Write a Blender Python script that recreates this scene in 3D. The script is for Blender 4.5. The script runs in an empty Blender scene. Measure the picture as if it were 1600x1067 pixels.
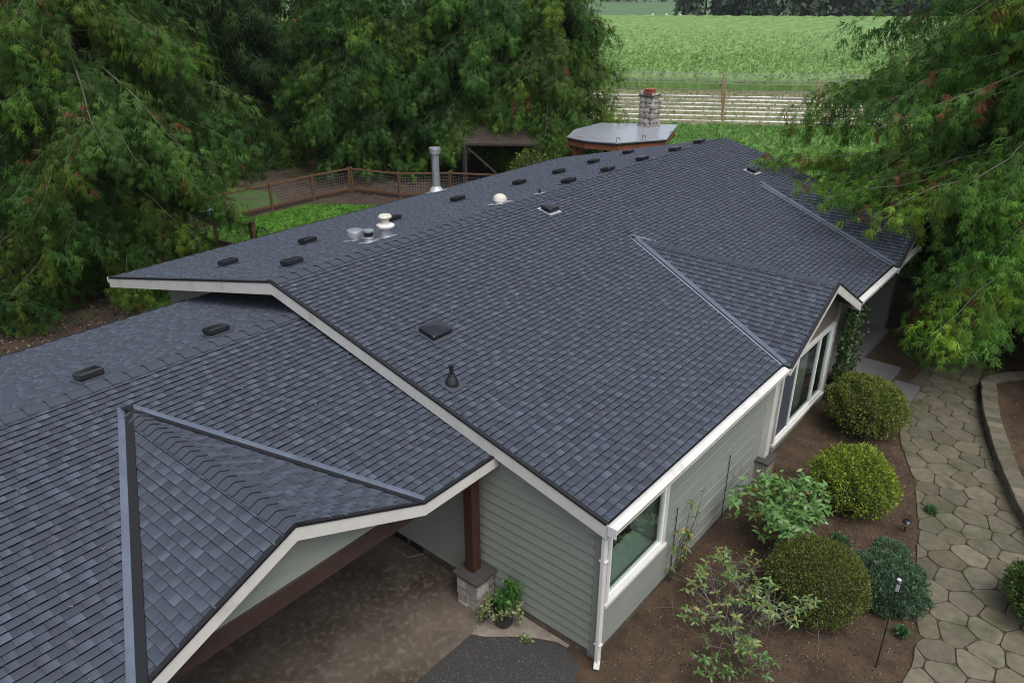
import bpy, bmesh, math
import numpy as np
from mathutils import Vector, Matrix
R = math.radians
scene = bpy.context.scene
COL = scene.collection

# ------------------------------------------------------------------ camera
cam_d = bpy.data.cameras.new('camera')
cam = bpy.data.objects.new('camera', cam_d); COL.objects.link(cam)
cam.location = (11.265, -6.84, 9.065)
cam.rotation_euler = (R(90 - 25.316), 0, R(39.794))
cam_d.sensor_width = 36.0
cam_d.lens = 36.0 * 1166.08 / 1600.0
cam_d.clip_start = 0.1; cam_d.clip_end = 6000
scene.camera = cam

# ------------------------------------------------------------------ sky and sun (overcast)
SUN_EL, SUN_AZ = 62.0, 112.0      # azimuth clockwise from +Y towards +X
w = bpy.data.worlds.new('World'); scene.world = w; w.use_nodes = True
nt = w.node_tree; nt.nodes.clear()
sky = nt.nodes.new('ShaderNodeTexSky'); sky.sky_type = 'NISHITA'; sky.sun_disc = False
sky.sun_elevation = R(SUN_EL); sky.sun_rotation = R(SUN_AZ)
sky.air_density = 1.0; sky.dust_density = 4.0; sky.ozone_density = 1.0; sky.altitude = 50
bg = nt.nodes.new('ShaderNodeBackground'); bg.inputs['Strength'].default_value = 0.15
out = nt.nodes.new('ShaderNodeOutputWorld')
hs = nt.nodes.new('ShaderNodeHueSaturation'); hs.inputs['Saturation'].default_value = .5     # cloud cover greys the sky
nt.links.new(sky.outputs[0], hs.inputs['Color']); nt.links.new(hs.outputs[0], bg.inputs[0]); nt.links.new(bg.outputs[0], out.inputs[0])
sun_d = bpy.data.lights.new('sun', 'SUN'); sun_d.energy = 1.1; sun_d.angle = R(40); sun_d.color = (1.0, 0.965, 0.92)
sun = bpy.data.objects.new('sun', sun_d); COL.objects.link(sun)
sd = Vector((math.sin(R(SUN_AZ)) * math.cos(R(SUN_EL)), math.cos(R(SUN_AZ)) * math.cos(R(SUN_EL)), math.sin(R(SUN_EL))))
sun.rotation_euler = sd.to_track_quat('Z', 'Y').to_euler(); sun.location = (0, 0, 60)
vs = scene.view_settings
vs.view_transform = 'Standard'; vs.look = 'None'; vs.exposure = 0.42; vs.gamma = 1.0; vs.use_curve_mapping = False
scene.render.engine = 'CYCLES'

# ------------------------------------------------------------------ helpers
CY = scene.cycles
CY.max_bounces = 6; CY.transparent_max_bounces = 8; CY.volume_bounces = 0
CY.denoising_prefilter = 'NONE'; CY.filter_width = 1.15
def tag(o, label, cat, group=None):
    o['label'] = label; o['category'] = cat
    if group: o['group'] = group
    return o
def kind(o, k, label=None):
    o['kind'] = k
    if label: o['label'] = label
    return o
def empty(name, loc=(0, 0, 0), parent=None):
    o = bpy.data.objects.new(name, None); COL.objects.link(o); o.location = loc; o.empty_display_size = .2
    if parent: o.parent = parent
    return o
def link(name, me, parent=None, loc=None):
    o = bpy.data.objects.new(name, me); COL.objects.link(o)
    if parent: o.parent = parent
    if loc is not None: o.location = loc
    return o
def rel(parent):
    """world offset of a parent chain made of translated empties"""
    p = Vector((0, 0, 0))
    while parent: p += parent.location; parent = parent.parent
    return p
def pyobj(name, v, f, mat, parent=None, tint=None, smooth=False):
    """mesh object from world coordinates"""
    off = rel(parent)
    me = bpy.data.meshes.new(name)
    me.from_pydata([(a[0] - off.x, a[1] - off.y, a[2] - off.z) for a in v], [], [tuple(q) for q in f])
    if isinstance(mat, (list, tuple)):
        for m in mat: me.materials.append(m)
    else: me.materials.append(mat)
    if tint is not None: put_tint(me, np.tile(np.array(tuple(tint) + (1,)), (len(v), 1)))
    if smooth: me.polygons.foreach_set('use_smooth', [True] * len(me.polygons))
    return link(name, me, parent)
def put_tint(me, c):
    a = me.attributes.new('tint', 'FLOAT_COLOR', 'POINT')
    c = np.asarray(c, np.float32)
    if c.shape[1] == 3: c = np.c_[c, np.ones(len(c), np.float32)]
    a.data.foreach_set('color', np.ascontiguousarray(c, np.float32).ravel())
def trimesh(name, V, F, mat, parent=None, col=None, smooth=False):
    off = rel(parent); V = np.asarray(V, np.float32) - np.array(off, np.float32); F = np.asarray(F, np.int32)
    k = F.shape[1]
    me = bpy.data.meshes.new(name)
    me.vertices.add(len(V)); me.vertices.foreach_set('co', V.ravel())
    me.loops.add(F.size); me.loops.foreach_set('vertex_index', F.ravel())
    me.polygons.add(len(F)); me.polygons.foreach_set('loop_start', np.arange(0, F.size, k, dtype=np.int32))
    if smooth: me.polygons.foreach_set('use_smooth', np.ones(len(F), bool))
    me.materials.append(mat)
    if col is not None: put_tint(me, col)
    me.update(calc_edges=True)
    return link(name, me, parent)
def finish(bm, name, mat, parent=None, off=None, smooth=False):
    o = rel(parent) if off is None else Vector(off)
    bmesh.ops.translate(bm, verts=bm.verts, vec=-o)
    me = bpy.data.meshes.new(name); bm.to_mesh(me); bm.free()
    me.materials.append(mat)
    if smooth: me.polygons.foreach_set('use_smooth', [True] * len(me.polygons))
    return link(name, me, parent)
def bm_box(bm, x0, x1, y0, y1, z0, z1, bev=0.0):
    vs_ = [bm.verts.new((x, y, z)) for z in (z0, z1) for y in (y0, y1) for x in (x0, x1)]
    fs = [(0, 2, 3, 1), (4, 5, 7, 6), (0, 1, 5, 4), (2, 6, 7, 3), (0, 4, 6, 2), (1, 3, 7, 5)]
    F = [bm.faces.new([vs_[i] for i in f]) for f in fs]
    if bev:
        es = {e for f in F for e in f.edges}
        bmesh.ops.bevel(bm, geom=list(es), offset=bev, segments=1, affect='EDGES', profile=.5)
def box(name, x0, x1, y0, y1, z0, z1, mat, parent=None, bev=0.004):
    bm = bmesh.new(); bm_box(bm, min(x0, x1), max(x0, x1), min(y0, y1), max(y0, y1), min(z0, z1), max(z0, z1), bev)
    return finish(bm, name, mat, parent)
def bar(name, p, q, wd, ht, mat, parent=None, bev=0.004, up=(0, 0, 1)):
    """beam of section wd x ht from p to q"""
    p, q = Vector(p), Vector(q); d = (q - p); L = d.length; d.normalize()
    if abs(d.dot(Vector(up))) > .98: up = (1, 0, 0)
    s = d.cross(Vector(up)).normalized(); u = s.cross(d)
    bm = bmesh.new(); bm_box(bm, -wd / 2, wd / 2, 0, L, -ht / 2, ht / 2, bev)
    M = Matrix((s, d, u)).transposed().to_4x4(); M.translation = p
    bmesh.ops.transform(bm, matrix=M, verts=bm.verts)
    return finish(bm, name, mat, parent)
def tube_arrays(pts, rad, n=6):
    pts = np.asarray(pts, float); rad = np.broadcast_to(np.asarray(rad, float), (len(pts),))
    t = np.gradient(pts, axis=0); t /= np.linalg.norm(t, axis=1)[:, None] + 1e-9
    ref = np.array([0.13, 0.21, 1.0]); 
    a = np.cross(t, ref); bad = np.linalg.norm(a, axis=1) < .2; a[bad] = np.cross(t[bad], [1, 0, 0])
    a /= np.linalg.norm(a, axis=1)[:, None]; b = np.cross(t, a)
    th = np.linspace(0, 2 * np.pi, n, endpoint=False)
    V = pts[:, None] + rad[:, None, None] * (a[:, None] * np.cos(th)[None, :, None] + b[:, None] * np.sin(th)[None, :, None])
    m = len(pts); i = np.arange(m - 1)[:, None] * n; j = np.arange(n)[None]; j2 = (j + 1) % n
    q = np.stack([i + j, i + j2, i + n + j2, i + n + j], -1).reshape(-1, 4)
    F = np.r_[q[:, [0, 1, 2]], q[:, [0, 2, 3]]]
    return V.reshape(-1, 3), F
def join(parts):
    Vs, Fs, o = [], [], 0
    for V, F in parts: Vs.append(V); Fs.append(F + o); o += len(V)
    return np.concatenate(Vs), np.concatenate(Fs)
def tube(name, pts, rad, mat, parent=None, n=8, smooth=True):
    V, F = tube_arrays(pts, rad, n); return trimesh(name, V, F, mat, parent, smooth=smooth)
def lathe(name, prof, base, mat, parent=None, n=20, axis=None, cap=True, smooth=True):
    """prof: list of (r, z); revolved about base"""
    v, f = [], []
    for r, z in prof:
        for k in range(n):
            a = 2 * math.pi * k / n; v.append((r * math.cos(a), r * math.sin(a), z))
    for i in range(len(prof) - 1):
        for k in range(n): f.append((i * n + k, i * n + (k + 1) % n, (i + 1) * n + (k + 1) % n, (i + 1) * n + k))
    if cap:
        f.append(tuple((len(prof) - 1) * n + k for k in range(n))); f.append(tuple(reversed(range(n))))
    Mx = Vector((0, 0, 1)).rotation_difference(Vector(axis)).to_matrix() if axis else Matrix.Identity(3)
    b = Vector(base)
    o = pyobj(name, [Mx @ Vector(p) + b for p in v], f, mat, parent)
    if smooth:
        me = o.data; me.polygons.foreach_set('use_smooth', [len(p.vertices) == 4 for p in me.polygons])
        for e in me.edges: pass
        try: me.set_sharp_from_angle(angle=R(40))
        except Exception: pass
    return o
def prism(name, poly, z0, z1, mat, parent=None, bev=0.0):
    """vertical prism over a ccw xy polygon"""
    bm = bmesh.new(); vb = [bm.verts.new((x, y, z0)) for x, y in poly]; vt = [bm.verts.new((x, y, z1)) for x, y in poly]
    n = len(poly); bm.faces.new(list(reversed(vb))); top = bm.faces.new(vt)
    for i in range(n): bm.faces.new((vb[i], vb[(i + 1) % n], vt[(i + 1) % n], vt[i]))
    if bev: bmesh.ops.bevel(bm, geom=list(top.edges), offset=bev, segments=1, affect='EDGES')
    bm.normal_update()
    return finish(bm, name, mat, parent)
def clip(poly, a, b):
    """keep the left side of a->b"""
    res = []; n = len(poly); dx, dy = b[0] - a[0], b[1] - a[1]
    sd_ = [dx * (p[1] - a[1]) - dy * (p[0] - a[0]) for p in poly]
    for i in range(n):
        p, q = poly[i], poly[(i + 1) % n]; s, t = sd_[i], sd_[(i + 1) % n]
        if s >= 0: res.append(p)
        if (s > 0 and t < 0) or (s < 0 and t > 0):
            k = s / (s - t); res.append((p[0] + k * (q[0] - p[0]), p[1] + k * (q[1] - p[1])))
    return res
def clip_convex(poly, reg):
    for i in range(len(reg)):
        poly = clip(poly, reg[i], reg[(i + 1) % len(reg)])
        if len(poly) < 3: return []
    return poly
def inside(p, poly):
    c = False; n = len(poly)
    for i in range(n):
        a, b = poly[i], poly[i - 1]
        if (a[1] > p[1]) != (b[1] > p[1]) and p[0] < (b[0] - a[0]) * (p[1] - a[1]) / (b[1] - a[1]) + a[0]: c = not c
    return c
def area2(p): return .5 * sum(p[i][0] * p[(i + 1) % len(p)][1] - p[(i + 1) % len(p)][0] * p[i][1] for i in range(len(p)))
# pinhole used only to rank which repeats show largest
_M = np.array(cam.rotation_euler.to_matrix()); _C = np.array(cam.location)
def shown(P3):
    q = (np.asarray(P3) - _C) @ _M; z = -q[:, 2]
    if (z < .3).any(): return 0, 0, 0
    u = 800 + 1166.08 * q[:, 0] / z; v = 533.5 - 1166.08 * q[:, 1] / z
    a = abs(area2(list(zip(u, v)))); return a, u.mean(), v.mean()

# ------------------------------------------------------------------ materials
def mat(name, col=(.5, .5, .5), rough=.7, var=.0, scale=5., bump=0., bscale=60., attr=False, metal=0., spec=.5, col2=None, detail=6., distort=0., trans=0., sharp=None, stretch=None, spots=None):
    m = bpy.data.materials.new(name); m.use_nodes = True; n = m.node_tree.nodes; l = m.node_tree.links
    b = n['Principled BSDF']; b.inputs['Roughness'].default_value = rough; b.inputs['Metallic'].default_value = metal
    b.inputs['Specular IOR Level'].default_value = spec
    tc = n.new('ShaderNodeTexCoord'); src = tc.outputs['Object']
    if stretch:
        mp = n.new('ShaderNodeMapping'); mp.inputs['Scale'].default_value = stretch; l.new(src, mp.inputs[0]); src = mp.outputs[0]
    base = None
    if attr:
        at = n.new('ShaderNodeAttribute'); at.attribute_name = 'tint'; base = at.outputs['Color']
    if var > 0 or col2 is not None:
        nz = n.new('ShaderNodeTexNoise'); nz.inputs['Scale'].default_value = scale; nz.inputs['Detail'].default_value = detail
        nz.inputs['Distortion'].default_value = distort; nz.inputs['Roughness'].default_value = .62
        l.new(src, nz.inputs['Vector'])
        rp = n.new('ShaderNodeValToRGB'); l.new(nz.outputs[0], rp.inputs[0])
        lo, hi = sharp or (.3, .7)
        rp.color_ramp.elements[0].position = lo; rp.color_ramp.elements[1].position = hi
        if attr:
            rp.color_ramp.elements[0].color = (1 - var, 1 - var, 1 - var, 1); rp.color_ramp.elements[1].color = (1 + var, 1 + var, 1 + var, 1)
            mx = n.new('ShaderNodeMix'); mx.data_type = 'RGBA'; mx.blend_type = 'MULTIPLY'; mx.inputs[0].default_value = 1
            l.new(base, mx.inputs[6]); l.new(rp.outputs[0], mx.inputs[7]); base = mx.outputs[2]
        else:
            c2 = col2 or tuple(c * (1 + var) for c in col); c1 = col if col2 else tuple(c * (1 - var) for c in col)
            rp.color_ramp.elements[0].color = (*c1, 1); rp.color_ramp.elements[1].color = (*c2, 1); base = rp.outputs[0]
    if spots:   # (colour, scale, threshold lo, hi)
        sc, ss, lo, hi = spots
        n2 = n.new('ShaderNodeTexNoise'); n2.inputs['Scale'].default_value = ss; n2.inputs['Detail'].default_value = 5; l.new(src, n2.inputs['Vector'])
        mr = n.new('ShaderNodeMapRange'); mr.inputs[1].default_value = lo; mr.inputs[2].default_value = hi; l.new(n2.outputs[0], mr.inputs[0])
        mx = n.new('ShaderNodeMix'); mx.data_type = 'RGBA'; l.new(mr.outputs[0], mx.inputs[0])
        if base is not None: l.new(base, mx.inputs[6])
        else: mx.inputs[6].default_value = (*col, 1)
        mx.inputs[7].default_value = (*sc, 1); base = mx.outputs[2]
    if base is None: b.inputs['Base Color'].default_value = (*col, 1)
    else: l.new(base, b.inputs['Base Color'])
    if bump > 0:
        bn = n.new('ShaderNodeTexNoise'); bn.inputs['Scale'].default_value = bscale; bn.inputs['Detail'].default_value = 4; l.new(src, bn.inputs['Vector'])
        bp = n.new('ShaderNodeBump'); bp.inputs['Strength'].default_value = bump; bp.inputs['Distance'].default_value = .02
        l.new(bn.outputs[0], bp.inputs['Height']); l.new(bp.outputs[0], b.inputs['Normal'])
    if trans > 0:
        tr = n.new('ShaderNodeBsdfTranslucent'); ms = n.new('ShaderNodeMixShader'); ms.inputs[0].default_value = trans
        if base is not None: l.new(base, tr.inputs[0])
        else: tr.inputs[0].default_value = (*col, 1)
        l.new(b.outputs[0], ms.inputs[1]); l.new(tr.outputs[0], ms.inputs[2]); l.new(ms.outputs[0], n['Material Output'].inputs[0])
    return m
def glass_mat():
    m = bpy.data.materials.new('window glass'); m.use_nodes = True; n = m.node_tree.nodes; l = m.node_tree.links
    n.remove(n['Principled BSDF'])
    t = n.new('ShaderNodeBsdfTransparent'); t.inputs[0].default_value = (.84, .92, .89, 1)
    g = n.new('ShaderNodeBsdfGlossy'); g.inputs['Roughness'].default_value = .02
    lw = n.new('ShaderNodeLayerWeight'); lw.inputs[0].default_value = .5
    pw = n.new('ShaderNodeMath'); pw.operation = 'POWER'; pw.inputs[1].default_value = 3.2; l.new(lw.outputs['Facing'], pw.inputs[0])
    fr = n.new('ShaderNodeMath'); fr.operation = 'MULTIPLY_ADD'; fr.inputs[1].default_value = .8; fr.inputs[2].default_value = .045; l.new(pw.outputs[0], fr.inputs[0])
    ms = n.new('ShaderNodeMixShader'); l.new(fr.outputs[0], ms.inputs[0]); l.new(t.outputs[0], ms.inputs[1]); l.new(g.outputs[0], ms.inputs[2])
    l.new(ms.outputs[0], n['Material Output'].inputs[0]); return m
M_SH = mat('asphalt shingle', rough=.9, attr=True, var=.22, scale=160, bump=.35, bscale=220, spec=.35)
M_BUTT = mat('shingle cut edge and course shadow', (.007, .008, .010), 1., spec=.0)  # black asphalt edge; its colour also paints the shadow line between courses
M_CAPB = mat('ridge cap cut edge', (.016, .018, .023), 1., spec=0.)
M_DECK = mat('roof deck', (.02, .02, .024), .9)
M_CAP = mat('ridge cap shingle', (.052, .062, .081), .9, .25, 90, .3, 220, spec=.35)
M_TRIM = mat('cream painted trim', (.56, .55, .51), .55, .07, 3.5, .05, 40, spots=((.36, .34, .28), 2.2, .6, .82))
M_WHITE = mat('white gutter enamel', (.62, .615, .59), .4, .04, 4, spots=((.42, .41, .36), 3.1, .62, .85))
M_VINYL = mat('white vinyl frame', (.78, .79, .79), .35)
M_SAGE = mat('sage painted lap siding', (.215, .235, .205), .6, .06, 2.2, .08, 60, stretch=(1, 1, 3))
M_SAGE2 = mat('sage sheathing', (.17, .185, .16), .8)
M_BROWNW = mat('brown stained timber', (.05, .02, .012), .5, .35, 4, .15, 30, stretch=(8, 8, 1), spec=.4)
M_BEAM = mat('dark stained beam', (.04, .022, .017), .6, .35, 5, .15, 30, stretch=(8, .8, 8))
M_BLACK = mat('black vent plastic', (.013, .014, .017), .24, spec=.5)
M_BLACKM = mat('black flashing', (.008, .008, .01), .5)
M_VALLEY = mat('slate blue valley metal', (.125, .152, .20), .45, .18, 3, metal=.3)
M_VALLEY2 = mat('pale valley rim', (.42, .47, .54), .4, .08, 3, metal=.3)
M_GALV = mat('galvanised steel', (.46, .49, .52), .42, .18, 9, metal=.75)
M_FLASH = mat('bare metal flashing', (.50, .52, .54), .5, .15, 9, metal=.4)
M_RUST = mat('rust streaked paint', (.62, .63, .62), .5, .06, 6, spots=((.38, .13, .05), 7, .6, .68))
M_DOME = mat('weathered white dome', (.56, .54, .46), .5, .15, 7)
M_STONE = mat('ledgestone', rough=.85, attr=True, var=.3, scale=14, bump=.5, bscale=30)
M_SLATE = mat('dark slate cap', (.05, .047, .046), .7, .25, 12, .2, 40)
M_GLASS = glass_mat()
M_SCREEN = mat('insect screen', (.05, .06, .075), .6, .1, 3)
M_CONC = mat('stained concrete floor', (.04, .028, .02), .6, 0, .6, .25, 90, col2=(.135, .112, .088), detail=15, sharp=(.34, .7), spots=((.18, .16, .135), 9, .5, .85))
M_ASPH = mat('asphalt', (.04, .039, .038), .9, .45, 55, .8, 120, spots=((.17, .165, .155), 60, .6, .68))
M_SOIL = mat('garden soil', (.034, .021, .0115), .95, 0, 2.2, .9, 45, col2=(.088, .055, .031), detail=10, sharp=(.35, .68), spots=((.12, .08, .055), 60, .68, .74))
M_GROUND = mat('bark strewn ground', (.022, .014, .009), .95, 0, 1.2, .8, 20, col2=(.07, .045, .03), detail=10, spots=((.05, .065, .02), .5, .55, .7))
M_LAWN = mat('lawn grass', (.045, .135, .008), .9, 0, 1.5, .6, 60, col2=(.085, .22, .012), detail=9, spots=((.04, .10, .01), 20, .58, .7))
M_MEADOW = mat('meadow grass', (.08, .19, .03), .9, 0, .7, .7, 30, col2=(.14, .28, .055), detail=9, spots=((.13, .21, .06), 9, .62, .72))
M_FIELD = mat('field ground', (.05, .09, .03), .95, 0, .15, .5, 5, col2=(.12, .16, .06), detail=9)
M_FARF = mat('far field', (.07, .14, .05), .95, .2, .03)
M_DIRT = mat('dry dirt track', (.19, .155, .10), .95, .25, .8, .4, 20, spots=((.10, .14, .04), .9, .5, .62))
M_JOINT = mat('mossy joints', (.055, .042, .026), .95, 0, 3, .6, 60, col2=(.045, .048, .018), detail=8)
M_FLAG = mat('flagstone', rough=.85, attr=True, var=.24, scale=7, bump=.35, bscale=26, spots=((.05, .06, .02), 1.7, .52, .74))
M_WALLB = mat('weathered retaining block', rough=.9, attr=True, var=.25, scale=6, bump=.5, bscale=25)
M_LEAF = mat('leaf', rough=.5, attr=True, trans=.28, spec=.4)
M_LEAFG = mat('glossy leaf', rough=.36, attr=True, trans=.2, spec=.5)
M_CEDAR = mat('cedar frond', rough=.65, attr=True, trans=.25, spec=.25)
M_BARK = mat('cedar bark', (.035, .025, .02), .95, .35, 5, .8, 14, stretch=(3, 3, .5))
M_TWIG = mat('grey twig', (.13, .115, .10), .85, .2, 9)
M_STEM = mat('brown stem', (.09, .065, .045), .85, .2, 9)
M_FENCE = mat('cedar fence timber', (.115, .056, .028), .75, .25, 4, .15, 30, stretch=(5, 5, .8))
M_WIRE = mat('steel wire', (.26, .25, .25), .5, metal=.4)
M_IRON = mat('black iron', (.012, .012, .013), .45)
M_POT = mat('black glazed pot', (.012, .012, .014), .28)
M_ROOFP = mat('grey metal pavilion roof', (.33, .36, .40), .25, .12, 1.2, metal=.2, stretch=(1, 6, 1), spots=((.2, .19, .17), .9, .58, .75))
M_ORANGE = mat('orange stained timber', (.20, .065, .03), .6, .3, 4, .1, 30)
M_OLDW = mat('weathered brown wood', (.04, .029, .022), .85, .3, 4, .2, 30)
M_POST = mat('tan trellis post', (.33, .235, .13), .85, .2, 4)
M_MULCH = mat('white row cover', (.66, .66, .62), .6, .12, 3)
M_PINK = mat('clay chimney pot', (.28, .085, .05), .8, .15, 8)
M_ROOM = mat('dark room plaster', (.10, .09, .08), .8)
M_LEDGE = mat('pale green window bench', (.46, .53, .49), .5)
M_FABRIC = mat('grey fabric', (.25, .27, .27), .9)
M_PLANK = mat('wet grey slab', (.16, .155, .16), .6, .2, 3, .3, 25, stretch=(1, 6, 1))
M_CHIP = mat('bark chip', rough=.9, attr=True)
M_BLUE = mat('pale blue plastic', (.45, .55, .68), .4)
M_LITE = mat('frosted lamp lens', (.5, .52, .52), .4)
rng = np.random.default_rng(7)

# ------------------------------------------------------------------ ground sheets
def sheet(name, poly, z, m):
    return kind(pyobj(name, [(x, y, z) for x, y in poly], [tuple(range(len(poly)))], m), 'structure')
def grid_ground():
    n = 2200.
    return kind(pyobj('ground', [(-n, -n, 0), (n, -n, 0), (n, n, 0), (-n, n, 0)], [(0, 1, 2, 3)], M_GROUND), 'structure')
grid_ground()
sheet('yard_lawn', [(-17.9, 7.6), (-14, 7.4), (-7.2, 7.2), (-7.2, 13.6), (-11.5, 15.6), (-14.6, 15.6), (-17.8, 13.4)], .008, M_LAWN)
sheet('side_lawn', [(-24, 2.6), (-18, 2.4), (-11, 2.6), (-7.5, 4.2), (-7.4, 6.9), (-18.3, 7.0), (-24, 7.5)], .008, M_LAWN)
sheet('outer_lawn', [(-26, 8.5), (-18.5, 8), (-18.6, 12.5), (-21, 13.5), (-26, 12)], .008, mat('darker rough grass', (.03, .075, .01), .9, 0, 1.5, .6, 40, col2=(.06, .12, .015), detail=9, spots=((.05, .035, .02), 1.2, .5, .65)))  # darker grass than the yard lawn, with brown spots
dv = np.array([.855, .52]); nv = np.array([-.52, .855])     # along the crop rows / across them
def dn(d, n): p = dv * d + nv * n; return (float(p[0]), float(p[1]))
sheet('meadow', [(-14, 23.5), (-6, 19.5), (2, 18.6), (9.5, 22), (30, 30), (45, 45), dn(60, 46.2), dn(-40, 46.2), (-40, 24), (-22, 26)], .006, M_MEADOW)
sheet('dirt_track', [dn(-120, 46.1), dn(140, 46.1), dn(140, 47.2), dn(-120, 47.2)], .012, M_DIRT)
sheet('trellis_ground', [dn(-120, 47.1), dn(140, 47.1), dn(140, 67), dn(-120, 67)], .016, mat('dry weedy ground', (.11, .13, .05), .95, 0, .8, .5, 20, col2=(.22, .21, .11), detail=9))
sheet('field', [dn(-260, 66.8), dn(320, 66.8), dn(320, 242), dn(-260, 242)], .02, M_FIELD)
sheet('far_field', [dn(-700, 242), dn(800, 242), dn(800, 700), dn(-700, 700)], .024, M_FARF)
sheet('soil_bed', [(6.2, -3), (6.9, .2), (7.0, 12), (5.8, 12.2), (5.8, 20), (16, 20), (16, -6), (8, -6)], .008, M_SOIL)
# asphalt with a curved inner corner, concrete carport floor
asph = [(5.33, -12), (7.6, -12), (7.45, -2), (6.98, -.12), (6.62, .02), (6.44, .01), (6.1, -.16), (5.8, -.38), (5.52, -.62), (5.33, -.72)]
sheet('asphalt_drive', asph, .016, M_ASPH)
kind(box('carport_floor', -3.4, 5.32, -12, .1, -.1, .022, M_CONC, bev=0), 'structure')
for jx in (2.1,): kind(box('control_joint', jx, jx + .012, -11.5, .08, .0222, .0245, M_BLACKM, bev=0), 'structure')
kind(box('control_joint', -3, 5.3, -4.2, -4.188, .0222, .0245, M_BLACKM, bev=0), 'structure')
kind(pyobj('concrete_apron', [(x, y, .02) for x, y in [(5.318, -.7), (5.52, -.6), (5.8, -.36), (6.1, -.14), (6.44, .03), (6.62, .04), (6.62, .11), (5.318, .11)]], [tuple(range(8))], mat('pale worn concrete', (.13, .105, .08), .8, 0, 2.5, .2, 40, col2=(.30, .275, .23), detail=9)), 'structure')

# ------------------------------------------------------------------ the house
house = empty('house', (0, 0, 0))
tag(house, 'long single storey house with slate grey shingle roof, sage siding and attached carport', 'house')
S = .2275; H = 4.34; EA = 7.21; EB = 7.13; EZ = 2.70; LY = 18.36
ZB = H - S * EB
class Plane:
    def __init__(s, O, U, V):
        s.O = np.array(O, float); s.U = np.array(U, float); s.V = np.array(V, float); s.V /= np.linalg.norm(s.V); s.N = np.cross(s.U, s.V)
    def uv(s, p): q = np.asarray(p, float) - s.O; return (float(q @ s.U), float(q @ s.V))
    def p(s, u, v, h=0.): return s.O + s.U * u + s.V * v + s.N * h
def lap(pl, poly, v0, ex, lo, hi, bot=-.012, bev=0.):
    """one lapped piece: low edge proud by lo, high edge by hi; bev slants the cut low edge so its dark face draws the course shadow"""
    P = [pl.p(u, v + (bev if v < v0 + .004 else 0), hi + (lo - hi) * (1 - (v - v0) / ex)) for u, v in poly]; B = [pl.p(u, v, bot) for u, v in poly]
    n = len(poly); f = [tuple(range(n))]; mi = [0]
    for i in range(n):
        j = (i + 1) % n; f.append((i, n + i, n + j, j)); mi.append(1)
    return P + B, f, mi
PAL = np.array([(.056, .066, .085), (.061, .072, .092), (.058, .067, .084), (.063, .075, .096), (.053, .063, .081), (.059, .069, .088), (.059, .065, .083), (.056, .068, .087)])
PAL = PAL * np.array([.90, .925, .975])
PW = np.ones(len(PAL)) / len(PAL)
SHING = []          # (roof part key, verts, faces, mat idx, tints, score)
def shingle_plane(key, pl, poly, seed, cuts=(), ex=.119, umin=.10, umax=.21):
    r = np.random.default_rng(seed)
    us = [p[0] for p in poly]; vs_ = [p[1] for p in poly]; u0, u1, v1 = min(us), max(us), max(vs_)
    k = 0; v = min(vs_) - .0
    while v < v1 - .004:
        u = u0 - r.uniform(0, .3); tooth = r.random() < .5; wave = r.uniform(-.003, .003)
        while u < u1:
            wd = r.uniform(umin, umax) * (.85 if tooth else 1.1)
            va, vb = v + wave, min(v + ex + .004, v1)
            if vb - va > .01:
                q = [(u, va), (u + wd - .0015, va), (u + wd - .0015, vb), (u, vb)]
                q = clip_convex(q, poly)
                if len(q) >= 3 and abs(area2(q)) > .0006 and not any(all(inside(c_, ct) for c_ in q) for ct in cuts):
                    t = .017 + (.0045 if tooth else 0) + r.uniform(-.0015, .0025)
                    V, F, mi = lap(pl, q, va, ex, t, .004 + (.004 if tooth else 0), bev=.009)  # bevel shows the dark edge from above as a painted course shadow
                    c = PAL[r.choice(len(PAL), p=PW)] * r.uniform(.92, 1.08)
                    c = c * (r.uniform(1.04, 1.38) if tooth else r.uniform(.9, 1.0))
                    g = r.uniform(.15, .6) if tooth else r.uniform(-.1, .2)
                    tt = np.array([c * (1 + g * ((a - u) / wd - .5) + .16 * (.5 - (b - va) / ex)) for a, b in q])
                    SHING.append((key, V, F, mi, np.r_[tt, tt]))
            u += wd; tooth = not tooth
        v += ex; k += 1
def deck(name, pl, poly, parent, th=.1):
    n = len(poly); V = [pl.p(u, v, -.006) for u, v in poly] + [pl.p(u, v, -.006) - np.array([0, 0, th]) for u, v in poly]
    F = [tuple(range(n)), tuple(reversed(range(n, 2 * n)))] + [((i + 1) % n, i, n + i, n + (i + 1) % n) for i in range(n)]
    return pyobj(name, V, F, M_DECK, parent)
def V3(*a): return np.array(a, float)
roof_main = empty('main_roof', (0, 0, 0), house); roof_main['label'] = 'long low gabled shingle roof over the house'
roof_car = empty('carport_roof', (0, 0, 0), house); roof_car['label'] = 'lower shingle roof over the carport, nearest the camera'
SN = math.sqrt(1 + S * S)
def add_roof(key, parent, O, U, V, pts, seed, cuts=()):
    pl = Plane(O, U, V); poly = [pl.uv(p) for p in pts]
    if area2(poly) < 0: poly.reverse()
    cuts = [[pl.uv(p) for p in c] for c in cuts]     # triangles (low, high, apex) under cross gables
    if not cuts: deck('roof_deck', pl, poly, parent)
    else:
        x0 = -99.
        for i in range(len(cuts) + 1):               # split the deck at each apex, trimming along the valleys
            reg = poly
            if i > 0: (a, b, c) = cuts[i - 1]; reg = clip(clip(reg, (c[0], 9), (c[0], 0)), c, b)
            if i < len(cuts): (a, b, c) = cuts[i]; reg = clip(clip(reg, (c[0], 0), (c[0], 9)), a, c)
            deck('roof_deck', pl, reg, parent)
    shingle_plane(key, pl, poly, seed, cuts); return pl
def tri_cut(ax, ez, sl, yv, wv, hv): return [(ax, yv, ez), (ax, yv + 2 * wv, ez), (ax - hv / sl, yv + wv, ez + hv)]
zr = lambda x: H - S * abs(x)
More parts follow.
